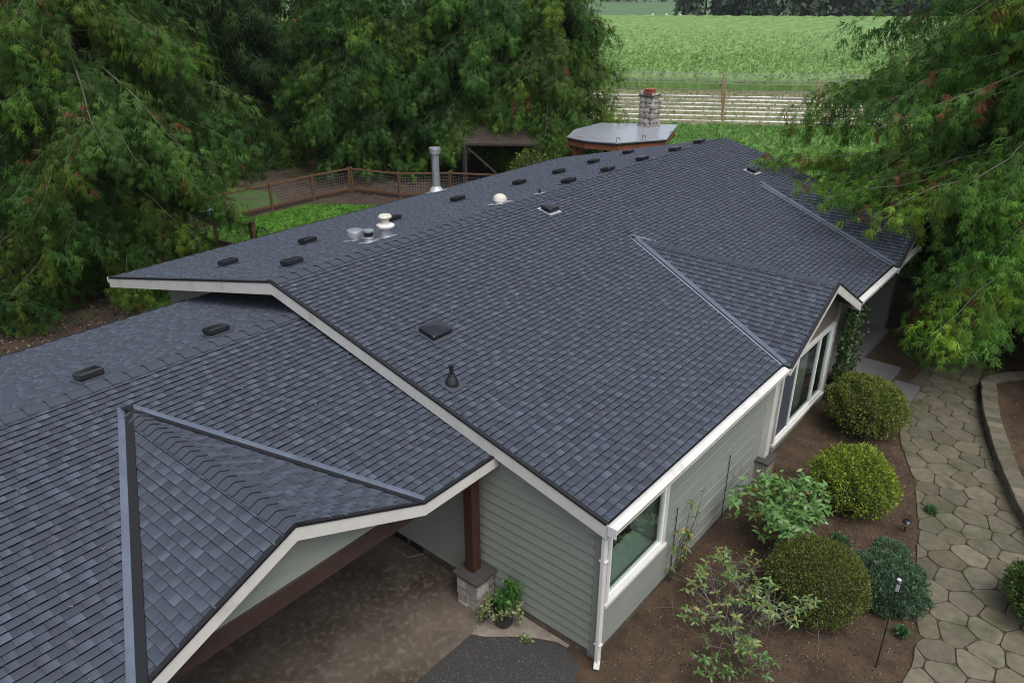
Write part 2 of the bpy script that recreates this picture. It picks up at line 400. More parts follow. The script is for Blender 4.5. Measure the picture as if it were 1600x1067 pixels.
PR = add_roof('main', roof_main, (EA, 0, EZ), (0, 1, 0), (-1, 0, S), [(EA, 0, EZ), (EA, 15.4, EZ), (2.48, 18.17, zr(2.48)), (0, LY, H), (0, 0, H)], 1, [tri_cut(EA, EZ, S, 5.923, 2.073, 1.062), tri_cut(EA, EZ, S, 13.10, 2.026, 1.039)])
PL_ = add_roof('main', roof_main, (-EB, LY, ZB), (0, -1, 0), (1, 0, S), [(-EB, LY, ZB), (-EB, 0, ZB), (0, 0, H), (0, LY, H)], 2)
def cross_gable(key, parent, ax, ez, sl, yv, wv, hv, ov, seed):
    """cross gable on the +x slope: eave line x=ax, z=ez, main slope sl; returns ridge start and front"""
    xt = ax - hv / sl; xf = ax + ov; zt = ez + hv; yp = yv + wv
    add_roof(key, parent, (0, yv, ez), (1, 0, 0), (0, wv, hv), [(ax, yv, ez), (xf, yv, ez), (xf, yp, zt), (xt, yp, zt)], seed)
    add_roof(key, parent, (0, yv + 2 * wv, ez), (-1, 0, 0), (0, -wv, hv), [(ax, yv + 2 * wv, ez), (xf, yv + 2 * wv, ez), (xf, yp, zt), (xt, yp, zt)], seed + 1)
    return V3(xt, yp, zt), V3(xf, yp, zt)
G1 = cross_gable('main', roof_main, EA, EZ, S, 5.923, 2.073, 1.062, .14, 11)
G2 = cross_gable('main', roof_main, EA, EZ, S, 13.10, 2.026, 1.039, .14, 21)
CX, CZ, CS, CE, CB = .578, 3.867, .207, 5.213, -3.62
CEZ = CZ - CS * (CE - CX); CBZ = CZ - CS * (CX - CB); CY0 = -11.5
add_roof('car', roof_car, (CE, CY0, CEZ), (0, 1, 0), (-1, 0, CS), [(CE, CY0, CEZ), (CE, .1, CEZ), (CX, .1, CZ), (CX, CY0, CZ)], 31, [tri_cut(CE, CEZ, CS, -5.245, 1.911, .817)])
add_roof('car', roof_car, (CB, .98, CBZ), (0, -1, 0), (1, 0, CS), [(CB, .98, CBZ), (CB, CY0, CBZ), (CX, CY0, CZ), (CX, .98, CZ)], 32)
G3 = cross_gable('car', roof_car, CE, CEZ, CS, -5.245, 1.911, .817, .02, 41)
# rank shingles by how large they show; 300 become parts, the rest one mesh per roof
sc_ = []
for i, (k, V, F, mi, tt) in enumerate(SHING):
    n = len(F[0]); a, u, v = shown(np.array(V[:n]))
    sc_.append(a if (-10 < u < 1610 and -10 < v < 1077) else 0)
big = set(np.argsort(sc_)[::-1][:300].tolist())
par = {'main': roof_main, 'car': roof_car}
acc = {'main': ([], [], [], []), 'car': ([], [], [], [])}
for i, (k, V, F, mi, tt) in enumerate(SHING):
    if i in big:
        me = bpy.data.meshes.new('shingle'); c0 = np.mean(V, axis=0)
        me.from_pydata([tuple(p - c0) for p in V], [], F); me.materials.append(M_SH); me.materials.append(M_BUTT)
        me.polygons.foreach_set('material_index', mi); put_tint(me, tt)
        link('shingle', me, par[k], c0)
    else:
        a = acc[k]; o = len(a[0]); a[0].extend(V); a[1].extend([tuple(o + j for j in f) for f in F]); a[2].extend(mi); a[3].extend(tt)
for k, a in acc.items():
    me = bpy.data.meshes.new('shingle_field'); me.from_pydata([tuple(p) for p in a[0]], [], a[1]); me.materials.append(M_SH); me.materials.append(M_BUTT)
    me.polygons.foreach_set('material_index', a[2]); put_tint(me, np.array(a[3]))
    kind(link('shingle_field', me, par[k]), 'stuff', 'courses of slate grey asphalt shingles')
# ridge caps
def ridge_caps(parent, p, q, ang, ex=.165, wd=.15):
    """overlapping bent caps from p (low lap) to q; ang: slope of each side"""
    p, q = V3(*p), V3(*q); L = np.linalg.norm(q - p); d = (q - p) / L
    s = np.cross(d, V3(0, 0, 1)); s /= np.linalg.norm(s); z = V3(0, 0, 1)
    me = None; n = int(L / ex)
    c, sn = math.cos(ang), math.sin(ang)
    V = []
    for t, h in ((0., .038), (ex + .03, .021)):
        for b in (0, -.03):
            for k in (-1, -.25, 0, .25, 1):
                e = abs(k) * wd; V.append((k * wd * c, t, -e * sn + h + b - (.004 if k == 0 else 0)))
    f = []
    for k in range(4):
        f += [(k, k + 1, 11 + k, 10 + k), (5 + k, 15 + k, 16 + k, 6 + k), (k, 5 + k, 6 + k, k + 1), (10 + k, 11 + k, 16 + k, 15 + k)]
    f += [(0, 10, 15, 5), (4, 9, 19, 14)]
    me = bpy.data.meshes.new('ridge_cap'); me.from_pydata(V, [], f); me.materials.append(M_CAP); me.materials.append(M_CAPB)
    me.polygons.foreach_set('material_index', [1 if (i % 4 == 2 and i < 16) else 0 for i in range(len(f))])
    M = np.eye(4); M[:3, 0] = s; M[:3, 1] = d; M[:3, 2] = np.cross(s, d)
    for i in range(n + 1):
        o = link('ridge_cap', me, parent); Mi = M.copy(); Mi[:3, 3] = p + d * (i * ex); o.matrix_local = Matrix(Mi.tolist())
a_m, a_c = math.atan(S), math.atan(CS)
ridge_caps(roof_main, (0, .0, H), (0, LY - .15, H), a_m, .25)
ridge_caps(roof_car, (CX, -8.0, CZ), (CX, -.05, CZ), a_c, .28)
ridge_caps(roof_main, G1[1], G1[0] - V3(.06, 0, 0), math.atan(1.062 / 2.073), .2)
ridge_caps(roof_main, G2[1], G2[0] - V3(.06, 0, 0), math.atan(1.039 / 2.026), .17)
ridge_caps(roof_car, G3[1], G3[0] - V3(.06, 0, 0), math.atan(.817 / 1.911), .17)
# valley metal: pale rim | dark slot | metal strip on the gable side
def strip(name, a, b, d, o0, o1, h, m, parent, n):
    a, b, d, n = map(lambda x: np.asarray(x, float), (a, b, d, n))
    P = [a + d * o0 + n * h, b + d * o0 + n * h, b + d * o1 + n * h, a + d * o1 + n * h]
    Q = [p - n * .012 for p in P]
    return pyobj(name, P + Q, [(0, 1, 2, 3), (7, 6, 5, 4), (0, 4, 5, 1), (1, 5, 6, 2), (2, 6, 7, 3), (3, 7, 4, 0)], m, parent)
def valley(parent, bot, top, nm, ng, gside, flip=False, wm=.075):
    bot, top = V3(*bot), V3(*top); t = (top - bot) / np.linalg.norm(top - bot)
    nm = nm / np.linalg.norm(nm); ng = ng / np.linalg.norm(ng)
    dm = np.cross(t, nm); dm *= -1 if (dm @ gside) > 0 else 1       # away from the gable, in the main plane
    dg = np.cross(t, ng); dg *= 1 if (dg @ gside) > 0 else -1
    v = empty('valley_flashing', (0, 0, 0), parent)
    strip('metal_strip', bot, top, dm, .0, wm, .025, M_VALLEY, parent, nm).name = 'valley_strip'
    strip('valley_rim', bot, top, dm, wm, wm + .02, .028, M_VALLEY2 if parent is roof_main else M_VALLEY, parent, nm)
    if parent is roof_main:
        strip('valley_slot', bot, top, dg, .0, .028, .031, M_BLACKM, parent, ng); strip('valley_strip', bot, top, dg, .028, .11, .033, M_VALLEY, parent, ng)
    else: strip('valley_slot', bot, top, dg, .0, .12, .031, M_BLACKM, parent, ng)
    bpy.data.objects.remove(v)
nR = V3(S, 0, 1); nC = V3(CS, 0, 1)
for (g, yv, wv, hv, ax, ez, nm, parent) in ((G1, 5.923, 2.073, 1.062, EA, EZ, nR, roof_main), (G2, 13.10, 2.026, 1.039, EA, EZ, nR, roof_main), (G3, -5.245, 1.911, .817, CE, CEZ, nC, roof_car)):
    valley(parent, (ax, yv, ez), g[0], nm, V3(0, -hv, wv), V3(0, 1, 0), wm=.03 if parent is roof_main else .08)
    valley(parent, (ax, yv + 2 * wv, ez), g[0], nm, V3(0, hv, wv), V3(0, -1, 0))
# fascia boards
def fascia(p, q, outn, ht=.2, th=.035, parent=house, m=None, drip=True):
    """vertical board whose top edge runs p->q, set outward along outn"""
    p, q, o = V3(*p), V3(*q), V3(*outn); z = V3(0, 0, 1)
    P = [p, q, q + o * th, p + o * th]; V = [x - z * .01 for x in P] + [x - z * ht for x in P]
    F = [(0, 1, 2, 3), (7, 6, 5, 4), (0, 4, 5, 1), (1, 5, 6, 2), (2, 6, 7, 3), (3, 7, 4, 0)]
    f = pyobj('fascia_board', V, F, m or M_TRIM, parent)
    if drip:
        P = [p - o * .02, q - o * .02, q + o * (th + .012), p + o * (th + .012)]
        V = [x + z * .022 for x in P] + [x - z * .012 for x in P]
        pyobj('drip_edge', V, F, M_BLACKM, parent)
fascia((0, 0, H), (EA, 0, EZ), (0, -1, 0), .235)
fascia((-EB, 0, ZB), (0, 0, H), (0, -1, 0), .235)
fascia((-EB, LY, ZB), (-EB, 0, ZB), (-1, 0, 0), .2)
fascia((EA, .0, EZ - .02), (EA, 5.92, EZ - .02), (1, 0, 0), .2, .02, drip=False)
for g, yv, wv, ov, ax, ez in ((G1, 5.923, 2.073, .14, EA, EZ), (G2, 13.10, 2.026, .14, EA, EZ)):
    fascia((ax + ov, yv, ez), g[1], (1, 0, 0), .16)
    fascia(g[1], (ax + ov, yv + 2 * wv, ez), (1, 0, 0), .2)
fascia((CE, -5.245, CEZ), G3[1] - V3(.02, 0, 0), (1, 0, 0), .2)
fascia(G3[1] - V3(.02, 0, 0), (CE, -1.423, CEZ), (1, 0, 0), .2)
fascia((CE, -1.423, CEZ), (CE, .08, CEZ), (1, 0, 0), .2)
fascia((CE, CY0, CEZ), (CE, -5.245, CEZ), (1, 0, 0), .2)
fascia((CB, CY0, CBZ), (CB, .1, CBZ), (-1, 0, 0), .2)
# gutters with leaf guard
def gutter(y0, y1):
    x = EA + .022; z = EZ - .015
    pr = [(0, 0), (.035, .004), (.125, -.03), (.125, -.052), (.112, -.056), (.112, -.064), (.13, -.068), (.125, -.10), (.085, -.15), (0, -.15)]
    n = len(pr); V = [(x + a, y0, z + b) for a, b in pr] + [(x + a, y1, z + b) for a, b in pr]
    F = [(i, (i + 1) % n, n + (i + 1) % n, n + i) for i in range(n)] + [tuple(range(n)), tuple(reversed(range(n, 2 * n)))]
    g = pyobj('gutter', V, F, M_WHITE, house)
    s = pyobj('gutter_slot', [(x + .1265, y0 + .01, z - .0515), (x + .1265, y1 - .01, z - .0515), (x + .1265, y1 - .01, z - .066), (x + .1265, y0 + .01, z - .066)], [(0, 1, 2, 3)], M_BLACKM, g)
    for yy in (y0 + .002, y1 - .002):
        box('end_cap', x - .004, x + .138, yy - .004, yy + .004, z - .155, z + .008, M_WHITE, g, bev=.002)
gutter(-.03, 6.02); gutter(10.02, 15.35)
box('gutter', -EB - .15, -EB - .04, -.02, 18.3, ZB - .14, ZB - .02, M_WHITE, house, .01)
ds = empty('downspout', (7.14, .06, 0), house)
bar('pipe', (7.16, .045, 2.42), (7.16, .045, .1), .085, .065, M_WHITE, ds, .008)
bar('elbow', (7.25, .03, 2.60), (7.16, .045, 2.40), .083, .063, M_WHITE, ds, .008)
bar('shoe', (7.16, .05, .14), (7.19, -.02, .035), .087, .067, M_WHITE, ds, .008)
for z in (.45, 2.0): box('strap', 7.105, 7.215, .005, .085, z, z + .03, M_WHITE, ds, .002)

# ---- walls
def wall_box(name, *a, m=M_SAGE2, parent=house): return box(name, *a, m, parent, bev=0)
def siding(parent, pl, regions, ex=.178, zmax=9, m=M_SAGE):
    for reg in regions:
        if area2(reg) < 0: reg = reg[::-1]
        v0 = min(p[1] for p in reg); v1 = max(p[1] for p in reg); k0 = math.floor(v0 / ex)
        for k in range(k0, int(v1 / ex) + 1):
            u0 = min(p[0] for p in reg); u1 = max(p[0] for p in reg)
            q = clip_convex([(u0, k * ex), (u1, k * ex), (u1, (k + 1) * ex + .012), (u0, (k + 1) * ex + .012)], reg)
            if len(q) < 3 or abs(area2(q)) < .002: continue
            V, F, mi = lap(pl, q, k * ex, ex, .026, .006, -.004)
            c = np.mean(V, axis=0); me = bpy.data.meshes.new('siding_board'); me.from_pydata([tuple(p - c) for p in V], [], F); me.materials.append(m)
            link('siding_board', me, parent, c)
# near gable wall (y = .12) across the carport back too
gw = empty('gable_wall', (0, 0, 0), house)
wall_box('sheathing', CX, 7.03, .14, .26, .02, 2.66, parent=gw); wall_box('sheathing', -6.3, CX, 1.0, 1.1, .02, 2.7, parent=gw); wall_box('sheathing', CX, CX + .12, .26, 1.1, .02, 4.15, parent=gw)
def infill(x0, x1, y0, y1):
    pr_ = [(x0, 2.66), (x1, 2.66), (x1, zr(x1) - .13)] + ([(0, H - .13)] if x0 < 0 < x1 else []) + [(x0, zr(x0) - .13)]
    n = len(pr_); V = [(x, y0, z) for x, z in pr_] + [(x, y1, z) for x, z in pr_]
    pyobj('gable_infill', V, [tuple(range(n)), tuple(reversed(range(n, 2 * n)))] + [((i + 1) % n, i, n + i, n + (i + 1) % n) for i in range(n)], M_SAGE2, gw)
infill(CX, 7.03, .14, .26); infill(-6.3, CX, 1.0, 1.1)
plg = Plane((0, .132, .16), (1, 0, 0), (0, 0, 1))
siding(gw, plg, [[(2.0, 0), (6.98, 0), (6.98, 2.36), (2.0, 3.55)], [(CX, 0), (2.0, 0), (2.0, 2.6), (CX, 2.6)]])
siding(gw, Plane((0, .992, .16), (1, 0, 0), (0, 0, 1)), [[(-6.3, 0), (CX, 0), (CX, 3.9), (0, 4.0), (-6.3, 2.6)]])
box('corner_board', 6.98, 7.075, .095, .14, .1, 2.62, M_SAGE, gw); box('foundation', CX, 7.05, .125, .3, -.05, .17, M_CONC, house, 0)
fv = empty('foundation_vent', (2.9, .12, .1), house)
for x in (2.72, 3.12):
    box('louvre', x, x + .3, .095, .13, .045, .15, M_BLACKM, fv, .003)
tube('wire_guard', [(2.62, .11, .03), (2.7, -.12, .03), (3.3, -.14, .03), (3.46, .1, .03)], .008, M_WIRE, fv, 5)
# right wall, near part x = 7.05, y .12..5.95; window y .3..1.95 z 1.0..2.45
W1 = (.34, 1.93, 1.04, 2.42)
rw = empty('garden_wall', (0, 0, 0), house)
for (y0, y1, z0, z1) in ((.12, W1[0], .02, 2.6), (W1[1], 5.98, .02, 2.6), (W1[0], W1[1], .02, W1[2]), (W1[0], W1[1], W1[3], 2.6)):
    wall_box('sheathing', 6.93, 7.045, y0, y1, z0, z1, parent=rw)
plr = Plane((7.048, 0, .16), (0, 1, 0), (0, 0, 1))
zz = .16
siding(rw, plr, [[(.13, 0), (W1[0] - .06, 0), (W1[0] - .06, 2.45), (.13, 2.45)], [(W1[1] + .07, 0), (5.95, 0), (5.95, 2.45), (W1[1] + .07, 2.45)], [(W1[0] - .06, 0), (W1[1] + .07, 0), (W1[1] + .07, W1[2] - zz - .05), (W1[0] - .06, W1[2] - zz - .05)]])
box('foundation', 6.95, 7.05, .13, 5.98, -.05, .18, M_CONC, house, 0)
def window(name, x, y0, y1, z0, z1, mull, screen=None, parent=house, label=None):
    wn = empty(name, (x, (y0 + y1) / 2, z0), parent)
    if label: wn['label'] = label
    t = .07; f = .05
    for (a, b, c, d, nm) in ((y0 - t, y0, z0 - .02, z1 + t, 'casing'), (y1, y1 + t, z0 - .02, z1 + t, 'casing'), (y0, y1, z1, z1 + t, 'casing')):
        box(nm, x - .02, x + .045, a, b, c, d, M_TRIM, wn)
    box('sill', x - .02, x + .075, y0 - t - .03, y1 + t + .03, z0 - .085, z0 - .02, M_TRIM, wn)
    ys = [y0] + mull + [y1]
    for a, b, c, d in ((y0, y0 + f, z0 - .02, z1), (y1 - f, y1, z0 - .02, z1), (y0 + f, y1 - f, z0 - .02, z0 + f), (y0 + f, y1 - f, z1 - f, z1)):
        box('frame', x - .05, x + .03, a, b, c, d, M_VINYL, wn)
    for mm in mull: box('mullion', x - .045, x + .026, mm - .025, mm + .025, z0 + f, z1 - f, M_VINYL, wn)
    for i in range(len(ys) - 1):
        a = ys[i] + (f if i == 0 else .025); b = ys[i + 1] - (f if i == len(ys) - 2 else .025)
        g = i == screen
        box('screen' if g else 'pane', x - .012, x - .004, a, b, z0 + f, z1 - f, M_SCREEN if g else M_GLASS, wn, bev=0)
    return wn
window('window', 7.05, W1[0], W1[1], W1[2], W1[3], [], label='white framed window beside the house corner')
# room seen through it
rm = empty('room', (5, 3, 0), house)
box('floor', 2.2, 6.92, .3, 5.9, .05, .12, mat('brown room floor', (.05, .03, .02), .5, .2, 3), rm, 0)
box('inner_wall', 2.1, 2.2, .3, 5.9, .12, 2.6, M_ROOM, rm, 0); box('ceiling', 2.2, 6.92, .3, 5.9, 2.6, 2.65, M_ROOM, rm, 0)
box('inner_wall', 2.2, 6.92, 5.9, 5.96, .12, 2.6, M_ROOM, rm, 0)
box('window_bench', 6.5, 6.92, .3, 2.6, .8, .98, M_LEDGE, rm); box('window_reveal', 6.45, 6.92, 1.98, 2.06, .99, 2.55, M_LEDGE, rm)
lathe('round_shade', [(.0, 0), (.17, .02), (.2, .08), (.17, .14), (.0, .15)], (6.55, 1.05, 1.72), M_VINYL, rm, axis=(1, -.4, .3))
lathe('chair_back', [(.30, 0), (.36, .2), (.34, .5), (.22, .66), (0, .7)], (6.0, .85, .75), M_FABRIC, rm)
# bay wall beyond x = 6.92
bw = empty('bay_wall', (0, 0, 0), house)
W2 = (7.0, 9.86, .36, 2.1)
for (y0, y1, z0, z1) in ((5.98, W2[0], .02, 2.6), (W2[1], 10.2, .02, 2.6), (W2[0], W2[1], .02, W2[2]), (W2[0], W2[1], W2[3], 2.6)):
    wall_box('sheathing', 6.80, 6.915, y0, y1, z0, z1, parent=bw)
plb = Plane((6.917, 0, .16), (0, 1, 0), (0, 0, 1))
siding(bw, plb, [[(6.0, 0), (W2[0] - .07, 0), (W2[0] - .07, 2.5), (6.0, 2.5)], [(W2[1] + .07, 0), (10.2, 0), (10.2, 2.5), (W2[1] + .07, 2.5)], [(W2[0] - .07, 0), (W2[1] + .07, 0), (W2[1] + .07, .12), (W2[0] - .07, .12)]], ex=.2)
M_TAUPE = mat('taupe gable siding', (.12, .105, .085), .75, .12, 3, .1, 40, stretch=(1, 1, 3))
pyobj('gable_infill', [(6.8, 5.95, 2.6), (6.8, 10.05, 2.6), (6.8, 7.996, 3.7), (6.905, 5.95, 2.6), (6.905, 10.05, 2.6), (6.905, 7.996, 3.7)], [(0, 2, 1), (3, 4, 5), (0, 1, 4, 3), (1, 2, 5, 4), (2, 0, 3, 5)], M_TAUPE, bw)
siding(bw, plb, [[(5.95, 2.08), (10.05, 2.08), (10.05, 2.46), (5.95, 2.46)], [(5.95, 2.46), (10.05, 2.46), (7.996, 3.5)]], ex=.2, m=M_TAUPE)
window('window', 6.92, W2[0], W2[1], W2[2], W2[3], [7.78, 9.12], screen=0, label='wide white framed bay window with a dark screen')
box('floor', 3.0, 6.8, 6.0, 10.2, .05, .12, mat('teal rug floor', (.04, .08, .075), .8, .2, 3), rm, 0); box('ceiling', 3, 6.8, 6, 10.2, 2.62, 2.66, M_ROOM, rm, 0)
box('inner_wall', 2.9, 3.0, 6.0, 10.2, .12, 2.62, M_ROOM, rm, 0); box('inner_wall', 3, 6.8, 10.2, 10.26, .12, 2.62, M_ROOM, rm, 0)
M_CURT = mat('pale curtain', (.32, .31, .29), .9, .2, 3, stretch=(8, 8, .3))
for i, y in enumerate(np.linspace(8.7, 9.1, 6)): tube('curtain_fold', [(6.66, y, .2), (6.68, y + .02, 1.2), (6.66, y, 2.3)], .05, M_CURT, rm, 7)
# recessed porch beyond the bay
pw = empty('porch_wall', (0, 0, 0), house)
wall_box('sheathing', 5.6, 5.72, 10.2, 15.3, .02, 2.62, parent=pw); wall_box('sheathing', 5.72, 6.8, 10.2, 10.3, .02, 2.6, parent=pw)
siding(pw, Plane((5.725, 0, .16), (0, 1, 0), (0, 0, 1)), [[(10.3, 0), (11.2, 0), (11.2, 2.4), (10.3, 2.4)], [(12.25, 0), (15.2, 0), (15.2, 2.4), (12.25, 2.4)]])
dr = empty('front_door', (5.73, 11.7, .1), house)
box('leaf', 5.72, 5.76, 11.25, 12.2, .1, 2.15, M_BROWNW, dr); box('casing', 5.72, 5.775, 11.15, 11.248, .1, 2.25, M_TRIM, dr); box('casing', 5.72, 5.775, 12.202, 12.3, .1, 2.25, M_TRIM, dr)
lathe('knob', [(.0, 0), (.03, .01), (.03, .04), (0, .05)], (5.76, 11.36, 1.05), M_FLASH, dr, axis=(1, 0, 0))
wall_box('sheathing', 5.6, 6.9, 15.3, 15.42, .02, 2.6, parent=pw)
for nm, x0, x1, y0, y1 in (('far_wall', 6.78, 6.9, 15.42, 15.6), ('back_wall', -6.3, -6.2, 1.1, 18.1), ('end_wall', -6.2, 5.6, 18.0, 18.12)):
    wall_box(nm, x0, x1, y0, y1, .02, 2.7)
wall_box('end_wall', 5.5, 5.62, 15.42, 18.1, .02, 2.7)
box('porch_floor', 5.73, 7.05, 10.31, 15.29, -.05, .14, M_PLANK, house, .01)
# square white corner post on stone base, second porch post
def stone_pier(parent, x0, x1, y0, y1, z1, seed, cap=.055):
    r = np.random.default_rng(seed)
    box('core', x0 + .02, x1 - .02, y0 + .02, y1 - .02, 0, z1 - .004, M_OLDW, parent, 0)
    for side in range(4):
        z = .005
        while z < z1 - .03:
            hh = min(r.uniform(.07, .16), z1 - z)
            if side < 2: a0, a1 = y0, y1
            else: a0, a1 = x0 + .025, x1 - .025
            a = a0
            while a < a1 - .02:
                wd = min(r.uniform(.12, .3), a1 - a)
                if a1 - a - wd < .06: wd = a1 - a
                pr_ = r.uniform(0, .016); c = np.array([(.30, .27, .24), (.24, .21, .19), (.36, .335, .31), (.27, .23, .185), (.2, .195, .19)][r.integers(5)]) * r.uniform(.8, 1.1)
                g = .004
                if side == 0: b = (x1 - .025, x1 + pr_, a + g, a + wd - g)
                elif side == 1: b = (x0 - pr_, x0 + .025, a + g, a + wd - g)
                elif side == 2: b = (a + g, a + wd - g, y0 - pr_, y0 + .025)
                else: b = (a + g, a + wd - g, y1 - .025, y1 + pr_)
                o = box('stone', *b, z + .003, z + hh - .003, M_STONE, parent, .006)
                put_tint(o.data, np.tile(c, (len(o.data.vertices), 1)))
                a += wd
            z += hh
    box('cap', x0 - .05, x1 + .05, y0 - .05, y1 + .05, z1, z1 + cap, M_SLATE, parent, .008)
sp = empty('stone_base', (7.1, 5.9, 0), house); stone_pier(sp, 6.96, 7.3, 5.72, 6.12, .62, 3)
box('porch_post', 7.03, 7.2, 5.82, 6.02, .675, 2.55, M_TRIM, house, .006)
sp2 = empty('stone_base', (7.0, 10.6, 0), house); stone_pier(sp2, 6.92, 7.22, 10.75, 11.1, .62, 4)
box('porch_post', 6.98, 7.16, 10.84, 11.02, .675, 2.55, M_TRIM, house, .006)
# carport structure
sp3 = empty('stone_base', (4.88, -.12, 0), house); stone_pier(sp3, 4.68, 5.12, -.32, .075, .60, 5)
box('carport_post', 4.76, 4.94, -.2, -.02, .655, 2.45, M_BROWNW, house, .006)
box('post_bracket', 4.77, 4.93, -.42, .06, 2.3, 2.46, M_BROWNW, house, .05)
box('carport_beam', 4.78, 4.96, CY0 + .2, .1, 2.46, 2.74, M_BEAM, house, .006)
cg = empty('carport_gable', (0, 0, 0), house)
pyobj('gable_infill', [(4.84, -5.2, 2.75), (4.84, -1.47, 2.75), (4.84, -3.334, 3.58), (4.92, -5.2, 2.75), (4.92, -1.47, 2.75), (4.92, -3.334, 3.58)], [(0, 2, 1), (3, 4, 5), (0, 1, 4, 3), (1, 2, 5, 4), (2, 0, 3, 5)], M_SAGE, cg)
siding(cg, Plane((4.925, 0, 2.75), (0, 1, 0), (0, 0, 1)), [[(-5.2, 0), (-1.47, 0), (-3.334, .8)]], ex=.2)
box('carport_post', 4.78, 4.96, -6.6, -6.42, .02, 2.45, M_BROWNW, house, .006); box('carport_post', 4.78, 4.96, -11.3, -11.12, .02, 2.45, M_BROWNW, house, .006)
wall_box('carport_shade_wall', -3.35, -3.23, -11.4, .12, .02, 2.95); wall_box('carport_shade_wall', -3.23, 3.0, -11.4, -11.28, .02, 2.9)  # unseen walls, added to keep the carport interior dark
box('carport_ceiling', -3.2, 4.9, -11.2, .1, 2.82, 2.85, mat('dim soffit boards', (.16, .15, .13), .8, .1, 2), house, 0)
sc = empty('security_camera', (5.05, -3.75, 3.35), house)
lathe('camera_body', [(.0, 0), (.035, .005), (.04, .1), (.03, .13), (0, .13)], (5.12, -3.8, 3.35), M_VINYL, sc, axis=(.5, -.5, -.6), n=12)
lathe('lens', [(.0, 0), (.026, .001), (.022, .02), (0, .021)], (5.175, -3.855, 3.28), M_BLACK, sc, axis=(.5, -.5, -.6), n=12)

# ---- roof fittings
def box_vent(pl, p, sz=.168, hh=.12, pyr=False, lab=None):
    """low profile square hood on a flashing sheet, aligned to the slope"""
    pl0 = np.asarray(p, float); U, V, N = pl.U, pl.V, pl.N
    e = empty('roof_vent', tuple(pl0), house)
    if lab: e['label'] = lab
    def q(a, b, c): return pl0 + U * a + V * b + N * c
    f = sz + .05
    pyobj('flashing', [q(-f, -f, .03), q(f, -f, .03), q(f, f, .03), q(-f, f, .03), q(-f, -f, .02), q(f, -f, .02), q(f, f, .02), q(-f, f, .02)], [(0, 1, 2, 3), (7, 6, 5, 4), (0, 4, 5, 1), (1, 5, 6, 2), (2, 6, 7, 3), (3, 7, 4, 0)], M_FLASH if (pl is PR and not pyr) else M_CAP, e)
    k = sz * .8
    pyobj('throat', [q(a * k, b * k, h) for h in (.02, .06) for a, b in ((-1, -1), (1, -1), (1, 1), (-1, 1))], [(0, 1, 5, 4), (1, 2, 6, 5), (2, 3, 7, 6), (3, 0, 4, 7), (4, 5, 6, 7)], M_BLACKM, e)
    s2, s3 = sz * 1.08, sz * .96
    rings = [(sz * .98, .05), (s2, .056), (s2, .05 + hh * .62), (s3, .05 + hh * .8)]
    V_ = [q(a * r_, b * r_ * .82, h) for r_, h in rings for a, b in ((-1, -.93), (-.93, -1), (.93, -1), (1, -.93), (1, .93), (.93, 1), (-.93, 1), (-1, .93))] + [q(0, 0, .05 + hh * (1.25 if pyr else .92))]
    F = [(0, 7, 6, 5, 4, 3, 2, 1)]
    for i in range(3):
        for j in range(8): F.append((i * 8 + j, i * 8 + (j + 1) % 8, i * 8 + 8 + (j + 1) % 8, i * 8 + 8 + j))
    for j in range(8): F.append((24 + j, 24 + (j + 1) % 8, 32))
    pyobj('hood', V_, F, M_BLACK, e)
def on(pl, x, y):   # point of a roof plane above x, y
    n = pl.N; o = pl.O; return V3(x, y, o[2] - (n[0] * (x - o[0]) + n[1] * (y - o[1])) / n[2])
PLS = Plane((-EB, LY, ZB), (0, -1, 0), (1, 0, S)); PCL = Plane((CB, .1, CBZ), (0, -1, 0), (1, 0, CS))
for x, y in ((-3.49, 1.14), (-1.01, 1.13), (-3.34, 3.14), (-2.99, 5.53), (-3.21, 8.16), (-3.0, 10.65), (-2.88, 12.51), (-.62, 9.89), (-2.92, 14.54), (-.53, 11.7), (-2.83, 16.6), (-.56, 13.69), (-.46, 15.58), (-.48, 17.33)):
    box_vent(PLS, on(PLS, x, y))
box_vent(PR, on(PR, .65, 7.31)); box_vent(PR, on(PR, 2.08, 15.93)); box_vent(PR, on(PR, 2.79, 1.27), .215, .1, True, 'black vent with a low pyramid hood')
for x, y in ((.06, -1.2), (.06, -3.29)): box_vent(PCL, on(PCL, x, y), .165)
def flue(name, base, prof, m, fl=.22, cone=None, flm=None):
    e = empty(name, tuple(base), house); b = V3(*base)
    q = PLS
    pyobj('flashing', [b + q.U * a * fl + q.V * c * fl + q.N * .03 for a, c in ((-1, -1), (1, -1), (1, 1), (-1, 1))], [(0, 1, 2, 3)], flm or M_FLASH, e)
    if cone: lathe('storm_collar', cone, b, M_FLASH, e)
    for nm, pr_, mm in prof: lathe(nm, pr_, b, mm or m, e, n=24)
    return e
b = on(PLS, -6.86, 10.89)
flue('flue', b, [('pipe', [(.13, -.1), (.125, 1.3)], None), ('cap', [(.15, 1.28), (.19, 1.31), (.19, 1.38), (.175, 1.385), (.175, 1.41), (.195, 1.415), (.195, 1.47), (.19, 1.49), (.02, 1.51)], None)], M_GALV, .3, [(.26, -.06), (.2, .12), (.13, .2), (.128, .21)])['label'] = 'tall galvanised flue at the far eave'
b = on(PLS, -.88, 3.46)
flue('stack_vent', b, [('base_pipe', [(.145, -.06), (.135, .24)], None), ('collar', [(.17, .24), (.195, .265), (.195, .295), (.15, .325), (.085, .335)], M_RUST), ('upper_pipe', [(.085, .32), (.085, .45)], M_DOME), ('cap', [(.09, .445), (.14, .455), (.148, .485), (.12, .52), (.02, .53)], M_DOME)], M_GALV, .2)['label'] = 'two tier exhaust stack with a rust stained collar'
b = on(PLS, -.9, 2.99)
